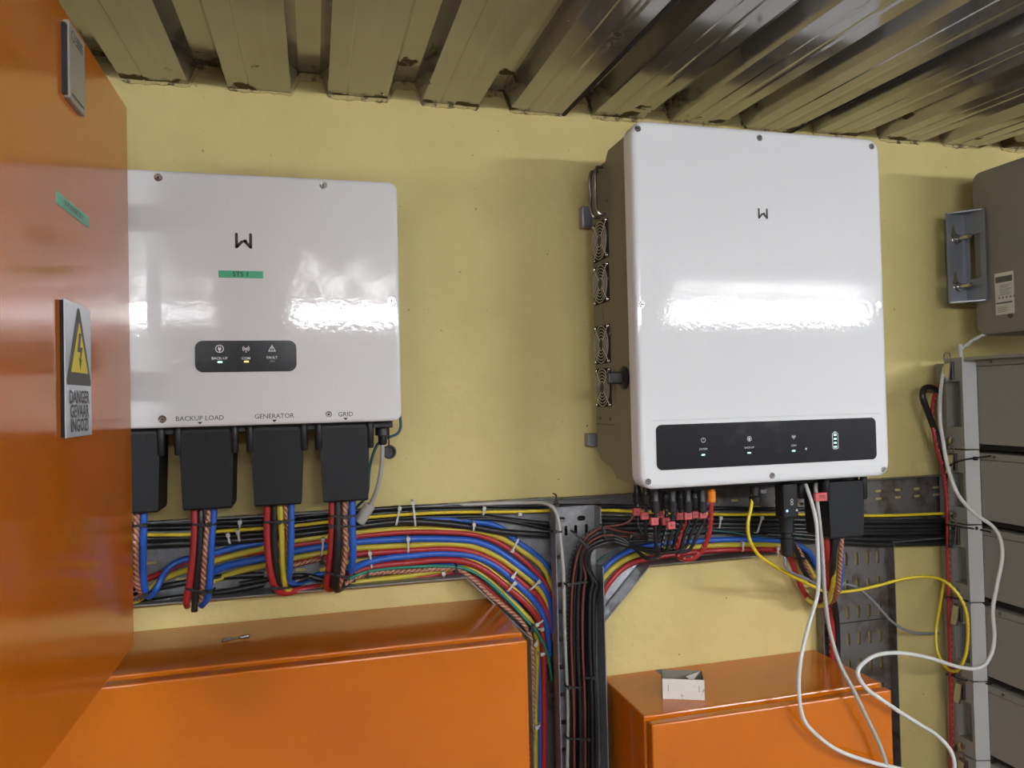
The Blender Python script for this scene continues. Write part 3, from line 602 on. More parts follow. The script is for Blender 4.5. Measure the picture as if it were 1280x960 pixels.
# ================================================================== battery stack (right)
XA, XC = 1.372, 1.402
ybv = W(1206, 560, XA, 0)[1]; ycv = W(1224, 560, XC, 0)[1]; yav = W(1183.5, 560, XA, 0)[1]; ybk = -.012
bounds = [1.668, 1.464, 1.300, 1.131, .960, .790, .620]
names = ['topmost', 'second', 'third', 'fourth', 'fifth', 'lowest visible']
for k in range(6):
    z1, z0 = bounds[k]-.0015, bounds[k+1]+.0015
    bt = thing('battery_module', f'grey battery module with side handle, {names[k]} from the top of the stack', 'battery', (1.6, -.3, z0), 'stacked battery modules at the right')
    zt2, zb2 = z1, z0
    poly = [(XA, yav), (XA, ybv), (XC, ycv), (XC, yav)]
    # face plate with the grip recess, liner and chamfered corner post
    rz1 = z1-.052 if k == 0 else z1-.050; rz0 = z0+.035 if k else z0+.048
    ra, rb = yav-.006, ybv+.006
    yy0, yy1 = sorted((ra, rb))
    cs = MB().holes([(min(yav, ybv), z0), (max(yav, ybv), z0), (max(yav, ybv), z1), (min(yav, ybv), z1)], [[(yy0, rz0), (yy1, rz0), (yy1, rz1), (yy0, rz1)]], (XA, 0, 0), Y, Z, X, .004)
    casting = obj('handle_casting', cs, M['batgrey'], bt, 20)  # darker grey paints in the shade on this left-facing side
    obj('grip_recess', MB().add([(XA+.003, yy0, rz0), (XA+.003, yy1, rz0), (XA+.003, yy1, rz1), (XA+.003, yy0, rz1), (XA+.028, yy0, rz0), (XA+.028, yy1, rz0), (XA+.028, yy1, rz1), (XA+.028, yy0, rz1)],
        [(4, 5, 6, 7), (0, 1, 5, 4), (1, 2, 6, 5), (2, 3, 7, 6), (3, 0, 4, 7)]), M['batgrey'], casting, False)
    mb = MB(); ch = .004
    mb.loft([[(x+(.002 if i < 2 else 0), y, z) for i, (x, y) in enumerate([(XA, ybv+.001), (XA, ybv), (XC, ycv), (XC, ybv+.001)])] for z in (z0,)] + [[(x, y, z) for x, y in [(XA, ybv+.001), (XA, ybv), (XC, ycv), (XC, ybv+.001)]] for z in (z0+ch, z1-ch)] + [[(x+(.002 if i < 2 else 0), y, z) for i, (x, y) in enumerate([(XA, ybv+.001), (XA, ybv), (XC, ycv), (XC, ybv+.001)])] for z in (z1,)])
    obj('corner_post', mb, M['batlit'], bt, 20)
    obj('rear_housing', MB().bbox(XA+.012, XA+.3, ybk, yav-.002, z0+.002, z1-.010, .002), M['batgrey'], bt)
    yP1 = ycv-.46
    obj('top_lip', MB().bbox(XC, XC+.25, ycv+.002, yP1, z1-.020, z1-.006, .0015), M['batgrey'], bt)
    obj('side_panel', MB().bbox(XC+.0015, XC+.25, ycv+.002, yP1, z0+.010, z1-.0210, .0015), M['batgrey'], bt)
    obj('joint_gap', MB().box(XC+.010, XC+.24, ycv-.0, yP1+.005, z0-.0015, z0+.009), M['gap'], bt)
    if k == 0: obj('lid', MB().bbox(XA+.004, XC+.25, ybv, yP1, z1-.007, z1, .001), M['batgrey'], bt)
    for yy in (ycv-.037, ycv-.25): obj('screw', MB().lathe((XC, yy, z1-.013), (-1, 0, 0), [(0, .0032), (.0018, .0030), (.0024, .001)], 12), M['darksteel'], bt)
    for z in (rz1-.018, rz0+.016): obj('rivet', MB().lathe((XA+.027, (yy0+yy1)/2-.004, z), (-1, 0, 0), [(0, .0026), (.0016, .0022)], 10), M['darksteel'], casting)
    # toggle latch above the grip
    yl = (yav+ybv)/2+.006
    lt = obj('latch', MB().bbox(XA-.006, XA+.001, yl-.010, yl+.010, rz1+.004, z1-.008, .0015), M['darksteel'], bt)
    obj('lever', MB().loft([[(XA-.006, yl-.007, z1-.012), (XA-.006, yl+.007, z1-.012), (XA-.009, yl+.007, z1-.012), (XA-.009, yl-.007, z1-.012)],
                            [(XA-.011, yl-.008, rz1+.010), (XA-.011, yl+.008, rz1+.010), (XA-.015, yl+.008, rz1+.008), (XA-.015, yl-.008, rz1+.008)],
                            [(XA-.013, yl-.007, rz1-.004), (XA-.013, yl+.007, rz1-.004), (XA-.018, yl+.006, rz1-.002), (XA-.018, yl-.006, rz1-.002)]]), M['steel'], lt)
    obj('wire_loop', MB().tube([(XA-.008, yl-.007, z1-.016), (XA-.009, yl-.0085, z1+.004), (XA-.009, yl-.006, z1+.011), (XA-.009, yl+.006, z1+.011), (XA-.009, yl+.0085, z1+.004), (XA-.008, yl+.007, z1-.016)], .0013, 6, .004), M['steel'], lt)
    obj('catch_knob', MB().lathe((XA, yl, z0+.018), (-1, 0, 0), [(0, .004), (.004, .0035), (.005, .008), (.009, .0085), (.011, .005)], 14), M['steel'], bt)

# ================================================================== unit at the upper right on the wall, and its bracket
EX = 1.45
eq = thing('grey_inverter', 'taupe grey rounded wall unit at the upper right above the battery stack', 'inverter', (1.6, -.2, 1.70))
mb = MB(); z0e, z1e = 1.715, 2.085; y0e, y1e = -.062, -.40
loops = []
for x_, ins in ((EX+.010, 0), (EX+.003, .003), (EX, .011)):
    loops.insert(0, [(x_, q[0], q[1]) for q in rrect(y1e+ins, y0e-ins, z0e+ins, z1e-ins, .022-ins*.5, 6)])
loops.append([(EX+.30, q[0], q[1]) for q in rrect(y1e, y0e, z0e, z1e, .022, 6)])
obj('housing', mb.loft(loops), M['eqgrey'], eq)
a, b = W(1243, 344, EX-.001, 0), W(1268, 391, EX-.001, 0)
ly0, ly1 = a[1], b[1]; lz1, lz0 = 1.848, 1.757
pl = obj('rating_label', MB().box(EX-.001, EX+.001, ly0, ly1, lz0, lz1), M['paper'], eq); pl['label'] = 'cream rating label with fine print'
mb = MB(); XN = (-1, 0, 0); YN = (0, -1, 0); lw = abs(ly1-ly0); lc = (ly0+ly1)/2; O = (EX-.0012, lc, lz1)
mb.prism([(-.45*lw, -.008), (.45*lw, -.008), (.45*lw, -.021), (-.45*lw, -.021)], O, YN, Z, XN, .0002)
for k in range(8): strokes(mb, [((-.20*lw-(k % 2)*.003, -.027-k*.0030), (.40*lw-(k % 3)*.004, -.027-k*.0030))], .0008, O, YN, Z, XN, .0002)
for k in range(5): mb.prism([(-.34*lw+k*.009, -.056), (-.34*lw+k*.009+.006, -.056), (-.34*lw+k*.009+.003, -.051)], O, YN, Z, XN, .0002)
mb.prism([(-.45*lw, -.064), (.42*lw, -.064), (.42*lw, -.0675), (-.45*lw, -.0675)], O, YN, Z, XN, .0002)
for k in range(5): strokes(mb, [((-.40*lw, -.074-k*.0028), (.12*lw+(k % 2)*.004, -.074-k*.0028))], .0008, O, YN, Z, XN, .0002)
obj('printing', mb, M['inkgrey'], pl, False)
p = W(1263, 392.5, EX, 0); obj('plug', MB().lathe((EX, p[1], p[2]-.002), XN, [(0, .0065), (.0008, .006)], 14), M['brushbrown'], eq)
# Z-shaped wall bracket
bk = thing('wall_bracket', 'blue-grey steel bracket with keyholes and two bolts beside the taupe unit', 'bracket', (1.42, -.04, 1.79))
bx0, bx1, bz0, bz1 = 1.394, 1.446, 1.792, 1.998
def keyhole(cx, cz): return [(cx+.0095*math.cos(a_), cz-.006+.0095*math.sin(a_)) for a_ in np.radians(np.arange(-230, 55, 20))]+[(cx+.005, cz+.012), (cx+.0035, cz+.018), (cx, cz+.020), (cx-.0035, cz+.018), (cx-.005, cz+.012)]
mb = MB().holes([(bx0, bz0), (bx1, bz0), (bx1, bz1), (bx0, bz1)], [keyhole(1.414, 1.951), keyhole(1.414, 1.843)], (0, -.046, 0), X, Z, NY, .003)
obj('flange', mb, M['bracket'], bk, 20)
y_b = W(1233, 320, EX-.004, 0)[1]
mb = MB().holes([(-.049, bz0), (y_b, bz0), (y_b, bz1), (-.049, bz1)][::-1], [[(-.060, 1.845), (y_b+.012, 1.845), (y_b+.012, 1.945), (-.060, 1.945)]], (bx1-.003, 0, 0), Y, Z, X, .003)
obj('web', mb, M['bracket'], bk, 20)
mb = MB()
for z in (bz0, bz1-.003): mb.add([(bx0, -.046, z), (bx1, -.046, z), (bx1, y_b, z), (bx0, -.046, z+.003), (bx1, -.046, z+.003), (bx1, y_b, z+.003)], [(0, 1, 2), (5, 4, 3), (0, 3, 4, 1), (1, 4, 5, 2), (2, 5, 3, 0)])
obj('gusset', mb, M['bracket'], bk, 20)
obj('wall_spacer', MB().box(bx0+.004, bx1-.002, -.001, -.046, bz0+.01, bz1-.01), M['galv_old'], bk) if False else None
obj('standoff', MB().box(bx1-.010, bx1-.003, -.001, -.047, bz0+.004, bz1-.004), M['bracket'], bk)
for cz in (1.938, 1.829):
    bo = obj('bolt', MB().lathe((1.418, -.0005, cz), NY, [(.0455, .0055), (.0465, .0115), (.049, .0115), (.0495, .0092), (.057, .0088), (.0575, .0052), (.087, .0050), (.089, .0035)], 18), M['steel'], bk)

# ================================================================== cable trays
TY = -.006
def tray(name, label, outer, hs, y, m, flanges, t=.0018):
    xs = [q[0] for q in outer]; zs = [q[1] for q in outer]
    T = thing(name, label, 'cable tray', (sum(xs)/len(xs), y, min(zs)), 'galvanised cable trays on the wall')
    obj('base_plate', MB().holes(outer, hs, (0, y, 0), X, Z, NY, t), m, T, 20)
    for (a, b, d) in flanges:                  # flange between two points of the plate, d deep towards the room
        a, b = np.array((a[0], y, a[1])), np.array((b[0], y, b[1])); n = np.cross(b-a, (0, 1., 0)); n /= np.linalg.norm(n); n *= .0009
        q = np.array((0, -d, 0)); mb = MB(); mb.loft([[a-n, a+n, a+n+q, a-n+q], [b-n, b+n, b+n+q, b-n+q]])
        dd = (b-a)/np.linalg.norm(b-a)
        obj('flange', mb, m, T, 20)
    return T
hz = [slot(x, 1.385, .020, .0055) for x in np.arange(-.55, .40, .05)]+[slot(x, 1.33, .020, .0055) for x in np.arange(-.53, .40, .05)]+[slot(x, 1.298, .020, .0055) for x in np.arange(-.53, .30, .05)]
zb1 = W(400, 740, -.052)[2]; q1, q2_ = W(583, 722, -.052), W(664, 799, -.052); xq1, xq2, zq2 = q1[0], q2_[0], q2_[2]; zb1 = q1[2]
T1 = tray('cable_tray', 'galvanised wall tray behind the coloured cables, left of the black cable bundle',
     [(-.75, zb1), (xq1, zb1), (xq2, zq2), (.455, zq2), (.455, 1.402), (-.75, 1.402)], hz, TY, M['galv'],
     [((-.75, zb1), (xq1, zb1), .046), ((-.75, 1.402), (.455, 1.402), .022)])
for i, x in enumerate(np.arange(-.5, .43, .06)):
    obj('edge_slot', MB().box(x, x+.020, TY-.010, TY-.012, 1.4026, 1.4034), M['gap'], T1)
def diag(a, b, d, T, m):
    a, b = np.array((a[0], TY, a[1])), np.array((b[0], TY, b[1])); n = np.cross(b-a, (0, 1., 0)); n /= np.linalg.norm(n); n *= .0010; q = np.array((0, -d, 0))
    obj('flange', MB().loft([[a-n, a+n, a+n+q, a-n+q], [b-n, b+n, b+n+q, b-n+q]]), m, T, 20)
diag((xq1, zb1), (xq2, zq2), .046, T1, M['galv'])
# lower vertical lane for the coloured cables
T2 = tray('cable_tray', 'narrow galvanised tray running down beside the wide orange cabinet',
     [(xq2, .30), (.455, .30), (.455, zq2-.001), (xq2, zq2-.001)], [slot(.425, z, .0055, .02) for z in np.arange(.35, 1.1, .05)], TY, M['galv_old'], [((xq2, .30), (xq2, zq2-.001), .046)])
# perforated tray carrying the black cables
fx0, fx1 = W(692, 800, -.05)[0], W(747, 800, -.05)[0]; zt3 = 1.388
hs = []
for z in np.arange(.40, 1.34, .0525): hs += [slot(fx0+.016, z, .018, .0085), slot(fx0+.062, z, .018, .0085)]
hs += [slot(fx0+.020, 1.364, .017, .0095), slot(fx0+.062, 1.364, .017, .0095), slot(fx0+.030, 1.342+.0, .0065, .020), slot(fx0+.050, 1.342, .0065, .020), slot(fx0+.072, 1.342, .0065, .020)]
hs = [h for h in hs if not (1.318 < sum(q[1] for q in h)/len(h) < 1.338)]
T3 = tray('perforated_tray', 'upright perforated steel tray holding the black cable bundle between the cabinets',
     [(fx0, .30), (fx1, .30), (fx1, zt3), (fx0, zt3)], hs, -.050, M['galv'],
     [((fx0, .30), (fx0, zt3), .030), ((fx1, zt3-.050), (fx1, zt3), .034), ((fx1, .30), (fx1, 1.275), .040)])
for z in (1.30, 1.36): obj('spacer', MB().box(fx0+.02, fx0+.05, -.049, TY-.002, z-.004, z+.004), M['galv_old'], T3)
# back tray right of the bundle
hz = [slot(x, 1.372, .020, .0060) for x in np.arange(.60, 1.80, .052)]+[slot(x, 1.355, .020, .0055) for x in np.arange(.60, 1.80, .052)]+[slot(x, 1.290, .020, .0055) for x in np.arange(.86, 1.80, .052)]
g1, g2 = W(751, 784, -.052), W(813, 707, -.052); zb4 = g2[2]
T4 = tray('cable_tray', 'dark weathered tray behind the cables under the large white inverter',
     [(.457, g1[2]), (g1[0], g1[2]), (g2[0], zb4), (1.85, zb4), (1.85, 1.400), (.457, 1.400)], hz, TY, M['galv_old'],
     [((g2[0], zb4), (.93, zb4), .046), ((1.23, zb4), (1.85, zb4), .030), ((.457, 1.400), (1.85, 1.400), .020)])
diag((g1[0], g1[2]), (g2[0], zb4), .046, T4, M['galv'])
obj('corner_plate', MB().prism([(g1[0]+.002, g1[2]+.006), (g2[0]-.004, zb4), (g2[0]-.02, zb4+.035), (g1[0]+.002, zb4-.01)], (0, TY-.0025, 0), X, Z, NY, .0015), M['foil'], T4, 20)
T6 = tray('cable_tray', 'narrow steel tray behind the perforated upright tray', [(.457, .30), (g1[0], .30), (g1[0], g1[2]-.001), (.457, g1[2]-.001)], [], TY, M['galv_old'], [((g1[0], .30), (g1[0], g1[2]-.001), .046)])
# perforated riser behind the small cabinet
hs = []
for z in np.arange(.70, 1.235, .0585):
    for x in (1.128, 1.156, 1.184, 1.212): hs.append(slot(x, z, .0085, .028))
T5 = tray('perforated_tray', 'upright slotted tray on the wall behind the small orange cabinet',
     [(1.052, .60), (1.236, .60), (1.236, 1.266), (.985, 1.266), (1.052, 1.175)], hs, TY-.003, M['galv_old'],
     [((1.236, .60), (1.236, 1.266), .024), ((1.052, .60), (1.052, 1.175), .020)])
for z in (1.088, .93): obj('joint_plate', MB().box(1.06, 1.234, TY-.0050, TY-.0065, z-.0008, z+.0008), M['gap'], T5)

# ================================================================== cables
def cable(label, key, pts, r, group=None, y=None, name='cable', extra=None):
    P = [W(p[0], p[1], (p[2] if len(p) > 2 else y)) for p in pts]
    o = obj(name, MB().tube(P, r, 10 if r > .003 else 8, .007), M[key], None, 60)
    tag(o, label, 'cable', group); return o
G1 = 'coloured power cables in the left tray'
tl = -.020
def tr(label, key, pts, r, y=tl): return cable(label, key, pts, r, G1, y, 'power_cable')
# upper black and thin yellow run
tr('uppermost black cable along the top lip of the left tray', 'c_black', [(120, 657), (165, 655), (330, 650), (400, 643), (500, 634.5), (600, 632.5), (686, 632)], .0042, -.024)
tr('second black cable along the top lip of the left tray', 'c_black', [(120, 663), (165, 661), (330, 656), (410, 648), (500, 640), (600, 636.5), (686, 638)], .0045, -.019)
tr('third black cable in the left tray, right below the thin yellow one', 'c_black', [(120, 676), (165, 674), (270, 671), (330, 667), (413, 657), (500, 648), (560, 646), (600, 645.5), (640, 650), (686, 655)], .0045, -.016)
tr('thick black cable sagging across the left tray above the red ones', 'c_black', [(120, 684), (165, 682), (270, 677), (330, 673), (413, 663), (500, 652), (540, 653), (580, 657), (630, 665), (686, 669)], .0062, -.032)
tr('black cable between the thick black one and the third black one', 'c_black', [(120, 680), (165, 678.5), (330, 670), (413, 660), (480, 652), (560, 650), (620, 649), (686, 661)], .0040, -.018)
cable('thin yellow cable running along the black cables through both trays', 'c_netyellow', [(110, 670), (183, 668.5), (238, 668), (269, 664.5), (329, 660.5), (366, 657.5), (413, 652), (463, 646.5), (510, 643), (560, 640.5), (650, 639.5), (700, 638), (760, 638), (830, 641), (900, 643), (1000, 643), (1100, 644.5), (1175, 642), (1230, 640)], .0032, None, -.033)
# coloured cables
tr('topmost blue cable, slipping behind the thick black cable near the tray bend', 'c_blue', [(180, 641, -.10), (180, 647, -.10), (179, 682, -.095), (180, 729, -.08), (186, 746, -.065), (196, 735, -.05), (207, 714, -.045), (219, 704, -.04), (237, 698, -.03), (266, 692, -.026), (300, 683, -.022), (330, 678, -.021), (366, 671, -.020), (413, 664, -.016), (500, 653, -.016), (540, 649, -.016), (590, 652, -.017), (622, 658, -.017), (645, 676, -.018), (665, 690, -.018), (680, 704, -.018), (692, 722, -.018)], .0056)
tr('upper yellow power cable, right of the topmost blue one at the bend', 'c_yellow', [(140, 752, -.04), (172, 750, -.04), (187, 737, -.03), (197, 728, -.03), (213, 720, -.03), (235, 712, -.03), (268, 701, -.028), (330, 685, -.026), (366, 676, -.025), (413, 670, -.022), (442, 666, -.020), (510, 661), (560, 662), (600, 665), (625, 672), (650, 687), (676, 707), (686, 724), (690, 760)], .0053)
tr('upper red power cable hugging the thick black cable', 'c_red', [(150, 738, -.03), (185, 723, -.026), (207, 714, -.026), (237, 700, -.026), (268, 697, -.022), (330, 689, -.021), (366, 682, -.020), (400, 677, -.020), (442, 671, -.021), (500, 665.5), (550, 665), (590, 668), (620, 677), (650, 697), (676, 722), (687, 742), (690, 790)], .0050, -.023)
tr('upper long blue power cable between red and yellow', 'c_blue', [(245, 728, -.02), (268, 714, -.022), (285, 707, -.024), (330, 698, -.024), (366, 689.5, -.024), (413, 682, -.024), (442, 678, -.022), (500, 674), (560, 674), (595, 677), (620, 687), (650, 708), (676, 730), (686, 748), (690, 790)], .0062, -.024)
tr('middle yellow power cable below the upper long blue one', 'c_yellow', [(235, 738, -.018), (268, 725, -.018), (300, 714, -.019), (330, 707, -.020), (366, 698, -.020), (413, 690, -.020), (442, 685.6), (510, 682), (560, 680), (590, 683), (620, 695), (650, 716), (678, 742), (686, 762), (689, 800)], .0054, -.022)
tr('middle red power cable, second red from the top', 'c_red', [(366, 706, -.020), (407, 697), (442, 693), (510, 688), (560, 686), (590, 690), (620, 703), (650, 727), (674, 748), (685, 772), (687, 810)], .0056, -.024)
tr('lower yellow power cable, third yellow from the top', 'c_yellow', [(400, 713, -.018), (442, 702), (500, 699.5), (530, 697), (565, 695), (595, 702), (625, 722), (650, 742), (670, 764), (681, 788), (685, 830)], .0048, -.021)
tr('thick lower red power cable that runs straight down the narrow lane', 'c_red', [(415, 622, -.10), (415, 650, -.10), (414, 682, -.095), (411, 714, -.085), (408, 733, -.07), (415, 736, -.05), (428, 726, -.035), (442, 717, -.028), (463, 709), (510, 703.6), (550, 700), (580, 702), (605, 712), (635, 735), (660, 757), (674, 777), (679, 809), (680, 880), (680, 980)], .0060, -.027)
tr('blue power cable dropping from the grid hood and turning back right', 'c_blue', [(440, 618, -.10), (440, 645, -.10), (441, 698, -.09), (438, 714, -.07), (449, 707, -.045), (471, 700, -.03), (510, 695), (550, 692), (590, 695), (620, 708), (645, 729), (672, 757), (683, 780), (687, 820)], .0062, -.025)
tr('slim green cable under the lower red power cable', 'c_green', [(436, 724, -.05), (446, 719, -.04), (463, 714, -.033), (510, 709), (560, 708), (585, 712), (610, 727), (640, 755), (657, 774), (673, 793), (684, 816), (690, 850)], .0030, -.033)
tr('clear sheathed copper cable dropping from the grid hood', 'c_copper', [(431, 620, -.10), (431, 650, -.10), (432, 682, -.095), (427, 722, -.08), (424, 735, -.06), (440, 724, -.04), (463, 717, -.03), (510, 714), (560, 711), (575, 713), (597, 729), (612, 744), (630, 758), (655, 781), (664, 800), (664, 980)], .0048, -.028)
tr('lowest yellow cable dropping from the generator hood', 'c_yellow', [(350, 622, -.10), (350, 640, -.10), (352, 667, -.095), (354, 715, -.08), (358, 737, -.06), (375, 738, -.04), (431, 729, -.026), (467, 725), (510, 720), (545, 714), (586, 711), (609, 724), (634, 747), (655, 767), (667, 782), (671, 805), (669, 880), (669, 980)], .0054, -.022)
tr('dark red cable at the lower edge of the bend', 'c_red', [(440, 731), (500, 724), (531, 721), (555, 717), (575, 716), (594, 722), (609, 735), (633, 757), (657, 781), (664, 800), (666, 840)], .0036, -.022)
tr('blue cable at the back of the lane, showing low beside the cabinet', 'c_blue', [(364, 622, -.10), (364, 675, -.10), (362, 714, -.085), (362, 727, -.06), (374, 728, -.035), (400, 718, -.02), (460, 708, -.016), (520, 703, -.016), (560, 704, -.016), (600, 716, -.016), (640, 748, -.016), (668, 790, -.016), (674, 830, -.020), (675, 900, -.022), (676, 980, -.022)], .0054)
tr('black cable tucked between lower yellow and lower red', 'c_black', [(500, 706), (560, 702), (590, 706), (618, 724), (639, 745), (669, 777), (676, 800), (690, 840)], .0034, -.016)
tr('black cable crossing behind the generator drop', 'c_black', [(300, 730), (364, 720, -.03), (385, 720, -.03), (405, 725, -.03), (440, 733, -.03)], .0048, -.024)
tr('black cable lying lowest in the tray at the left', 'c_black', [(140, 758), (165, 755), (230, 746), (290, 738), (330, 730)], .0055, -.026)
tr('black cable second from the bottom of the tray at the left', 'c_black', [(140, 745), (205, 733), (270, 722), (330, 718)], .0055, -.018)
G2 = 'short drops from the hoods into the tray'
def drop(label, key, pts, r): return cable(label, key, pts, r, G2, -.09, 'power_cable')
drop('red drop from the generator hood, turning right at its foot', 'c_red', [(334, 620, -.10), (334, 675, -.095), (338, 714, -.09), (344, 734, -.08), (353, 741, -.065), (372, 738, -.045), (400, 733, -.03)], .0058)
drop('black drop from the generator hood', 'c_black', [(343, 620, -.10), (343, 682, -.095), (346, 718, -.085), (350, 733, -.07), (362, 728, -.05), (385, 722, -.035)], .0056)
drop('clear sheathed copper drop from the generator hood', 'c_copper', [(357, 620, -.095), (357, 640, -.10), (360, 667, -.09), (359, 700, -.075), (366, 706, -.045), (399, 700, -.030), (412, 706, -.026), (430, 712, -.02)], .0040)
drop('red drop from the backup load hood', 'c_red', [(243, 622, -.10), (243, 675, -.10), (238, 722, -.095), (233, 752, -.085), (234, 757, -.07)], .0058)
drop('black drop from the backup load hood, hanging lowest', 'c_black', [(251, 622, -.095), (251, 645, -.10), (249, 690, -.10), (245, 737, -.09), (243, 764, -.085)], .0054)
drop('clear sheathed copper drop from the backup load hood', 'c_copper', [(261, 622, -.10), (261, 640, -.10), (257, 682, -.10), (254, 722, -.09), (252, 750, -.075)], .0052)
drop('blue drop from the backup load hood, curling left at its foot', 'c_blue', [(267, 622, -.10), (267, 641, -.10), (264, 682, -.10), (262, 729, -.09), (259, 748, -.08), (252, 757, -.065)], .0056)
drop('clear sheathed copper drop at the edge of the orange door', 'c_copper', [(171, 630, -.10), (171, 650, -.10), (169, 698, -.095), (172, 732, -.08), (178, 744, -.06), (166, 750, -.04)], .0052)
drop('black drop from the grid hood', 'c_black', [(422, 620, -.10), (422, 682, -.10), (419, 725, -.085), (421, 736, -.065), (432, 729, -.04)], .0078)
# small wires right of the switching unit
o = cable('grey control cable hanging from the right end of the white wall unit', 'c_grey', [(477, 550, -.10), (478, 562, -.10), (476, 590, -.09), (470, 615, -.075), (462, 632, -.06)], .0038, None, -.09, 'control_cable')
gl = W(478, 535, -.10); obj('cable_gland', MB().lathe((gl[0], -.10, W(478, 556, -.10)[2]), Z, [(0, .006), (.004, .0075), (.016, .0080), (.017, .0125), (.030, .0125), (.031, .0105), (.05, .0105)], 14), M['black'], o)
e0, e1 = W(463, 631, -.06), W(449, 652, -.05); d = (e1-e0); L_ = np.linalg.norm(d); obj('ferrite_sleeve', MB().lathe(e0, d, [(0, .006), (.002, .0100), (L_-.002, .0108), (L_, .009)], 18), M['c_grey'], o)
o = cable('dark teal wire looping out behind the right end of the white wall unit', 'c_teal', [(500, 520, -.06), (501, 534, -.06), (497, 542, -.06), (485, 547, -.07), (474, 553, -.08), (467, 566, -.085), (462, 585, -.08), (458, 620, -.07), (443, 636, -.05)], .0026, None, -.06, 'wire')
cp = W(486, 565, -.085); o = thing('gland_cap', 'round black sealing cap dangling beside the grey control cable', 'cap', (cp[0], -.085, cp[2]-.012))
obj('cap', MB().lathe((cp[0], -.078, cp[2]), (.15, -1, 0), [(0, .0115), (.008, .0125), (.010, .011), (.010, .009), (.004, .0085)], 18), M['black'], o)
obj('tether', MB().tube([W(485, 530, -.09), W(486, 545, -.085), W(486, 560, -.082)], .0012, 6), M['black'], o)
# pv string cables
G3 = 'black string cables between the inverter and the upright tray'
con = [(797, 630, -.10), (808, 632, -.13), (819.5, 641, -.17), (827, 634, -.11), (833, 636, -.13), (841, 641, -.17), (850, 636, -.11), (860, 641, -.17), (868, 636, -.11), (878, 641, -.17)]
mk = [(797, 640), (807, 645), (819, 652), (826, 643), (833, 652), (840, 657), (851, 645.5), (861, 645), (870, 643.5), (880, 643.5)]
low = [(800, 672), (806, 678), (820, 698), (815, 690), (822, 698), (829, 694), (836, 690), (846, 692), (852, 690), (858, 692)]
ordn = ['leftmost', 'second', 'third', 'fourth', 'fifth', 'sixth', 'seventh', 'eighth', 'ninth', 'rightmost']
mtx = ['1-', '1+', '2-', '2+', '3-', '4-', '3+', '3+', '4+', '5+']
for i, (cx, cy2, yy) in enumerate(con):
    lane = 711+i*3.55
    yb_ = -.062-.010*(i % 3)
    pts = [(cx, cy2-6, yy), (cx, cy2+6, yy), (mk[i][0], mk[i][1]+8, yy+.005), ((mk[i][0]*.6+low[i][0]*.4), (mk[i][1]+low[i][1])/2+2, yy+.01), (low[i][0]+3, low[i][1]-4, yy+.02), (low[i][0]-10, low[i][1]+(1 if i in (2, 4) else -2), min(yy+.03, -.09)),
           (785, 676+i*.8, -.085-.006*(i % 3)), (770, 668+i*1.2, -.08-.008*(i % 3)), (752, 661+i*1.9, -.08-.008*(i % 3)), (734+i*.5, 669+i*2.2, yb_-.012), (719+i*2.0, 689+i*2.3, yb_-.004), (lane+2, 718+i*1.4, yb_), (lane, 760, yb_), (lane, 860, yb_), (lane, 980, yb_)]
    brown = False
    o = cable(f'{"brick red" if brown else "black"} string cable, {ordn[i]} of ten under the left part of the large inverter', 'c_brown' if brown else ('c_blackprint' if i in (0, 4) else 'c_black'), pts, .0033 if not brown else .0028, G3, None, 'string_cable')
    c = W(cx, cy2, yy); zt4 = 1.43
    k = (zt4-c[2])
    obj('connector', MB().lathe((c[0], yy, c[2]), Z, [(0, .0055), (.002, .0082), (.020, .0092), (.0205, .0078), (.023, .0078), (.026, .0070), (.04, .0066), (max(k, .042), .0066)], 10), M['black'], o)
    q = W(mk[i][0], mk[i][1], yy-.004); q2 = obj('wire_marker', MB().bbox(q[0]-.0075, q[0]+.0075, yy-.0035, yy+.0045, q[2]-.007, q[2]+.007, .001, 1), M['marker'], o); q2['label'] = 'red wire marker'
    text(mtx[i], .008, (q[0], yy-.0036, q[2]), X, Z, NY, M['ink'], q2)
# extra trunk cables coming through from the right tray
for i, (lane, key, lab) in enumerate(((714, 'c_brown', 'brick red cable near the left of the upright bundle'), (722, 'c_black', 'plain black cable at the front centre of the upright bundle'), (728, 'c_brown', 'brick red cable in the centre of the upright bundle'), (737, 'c_black', 'black cable at the right of the upright bundle'), (742, 'c_black', 'outermost black cable at the right rim of the upright bundle'))):
    cable(lab, key, [(830, 672+i, -.07), (800, 668+i*2, -.075), (775, 664+i*3, -.09), (752, 660+i*5, -.105), (735, 670+i*5, -.10), (724+i*2, 688+i*5, -.092), (lane+4, 712+i*5, -.09), (lane+1, 740, -.088), (lane, 800, -.088), (lane+3, 880, -.088), (lane+4, 980, -.088)], 0.0022 if key == 'c_brown' else .0034, G3, None, 'string_cable')
cable('thin brick red wire leaving the bundle towards the inverter', 'c_brown', [(757, 658, -.09), (775, 656, -.09), (786, 652, -.10), (792, 644, -.10)], .0022, None, None, 'wire')
cable('dark teal wire crossing below the black cable arch', 'c_teal', [(738, 684, -.07), (748, 682, -.06), (760, 675, -.05), (775, 668, -.045)], .0020, None, None, 'wire')
cable('dark teal wire lying above the blue cable in the right tray', 'c_teal', [(747, 702, -.03), (765, 690, -.03), (790, 678, -.03), (850, 664, -.03), (900, 664, -.03), (960, 672, -.03), (1000, 672, -.03)], .0019, None, None, 'wire')
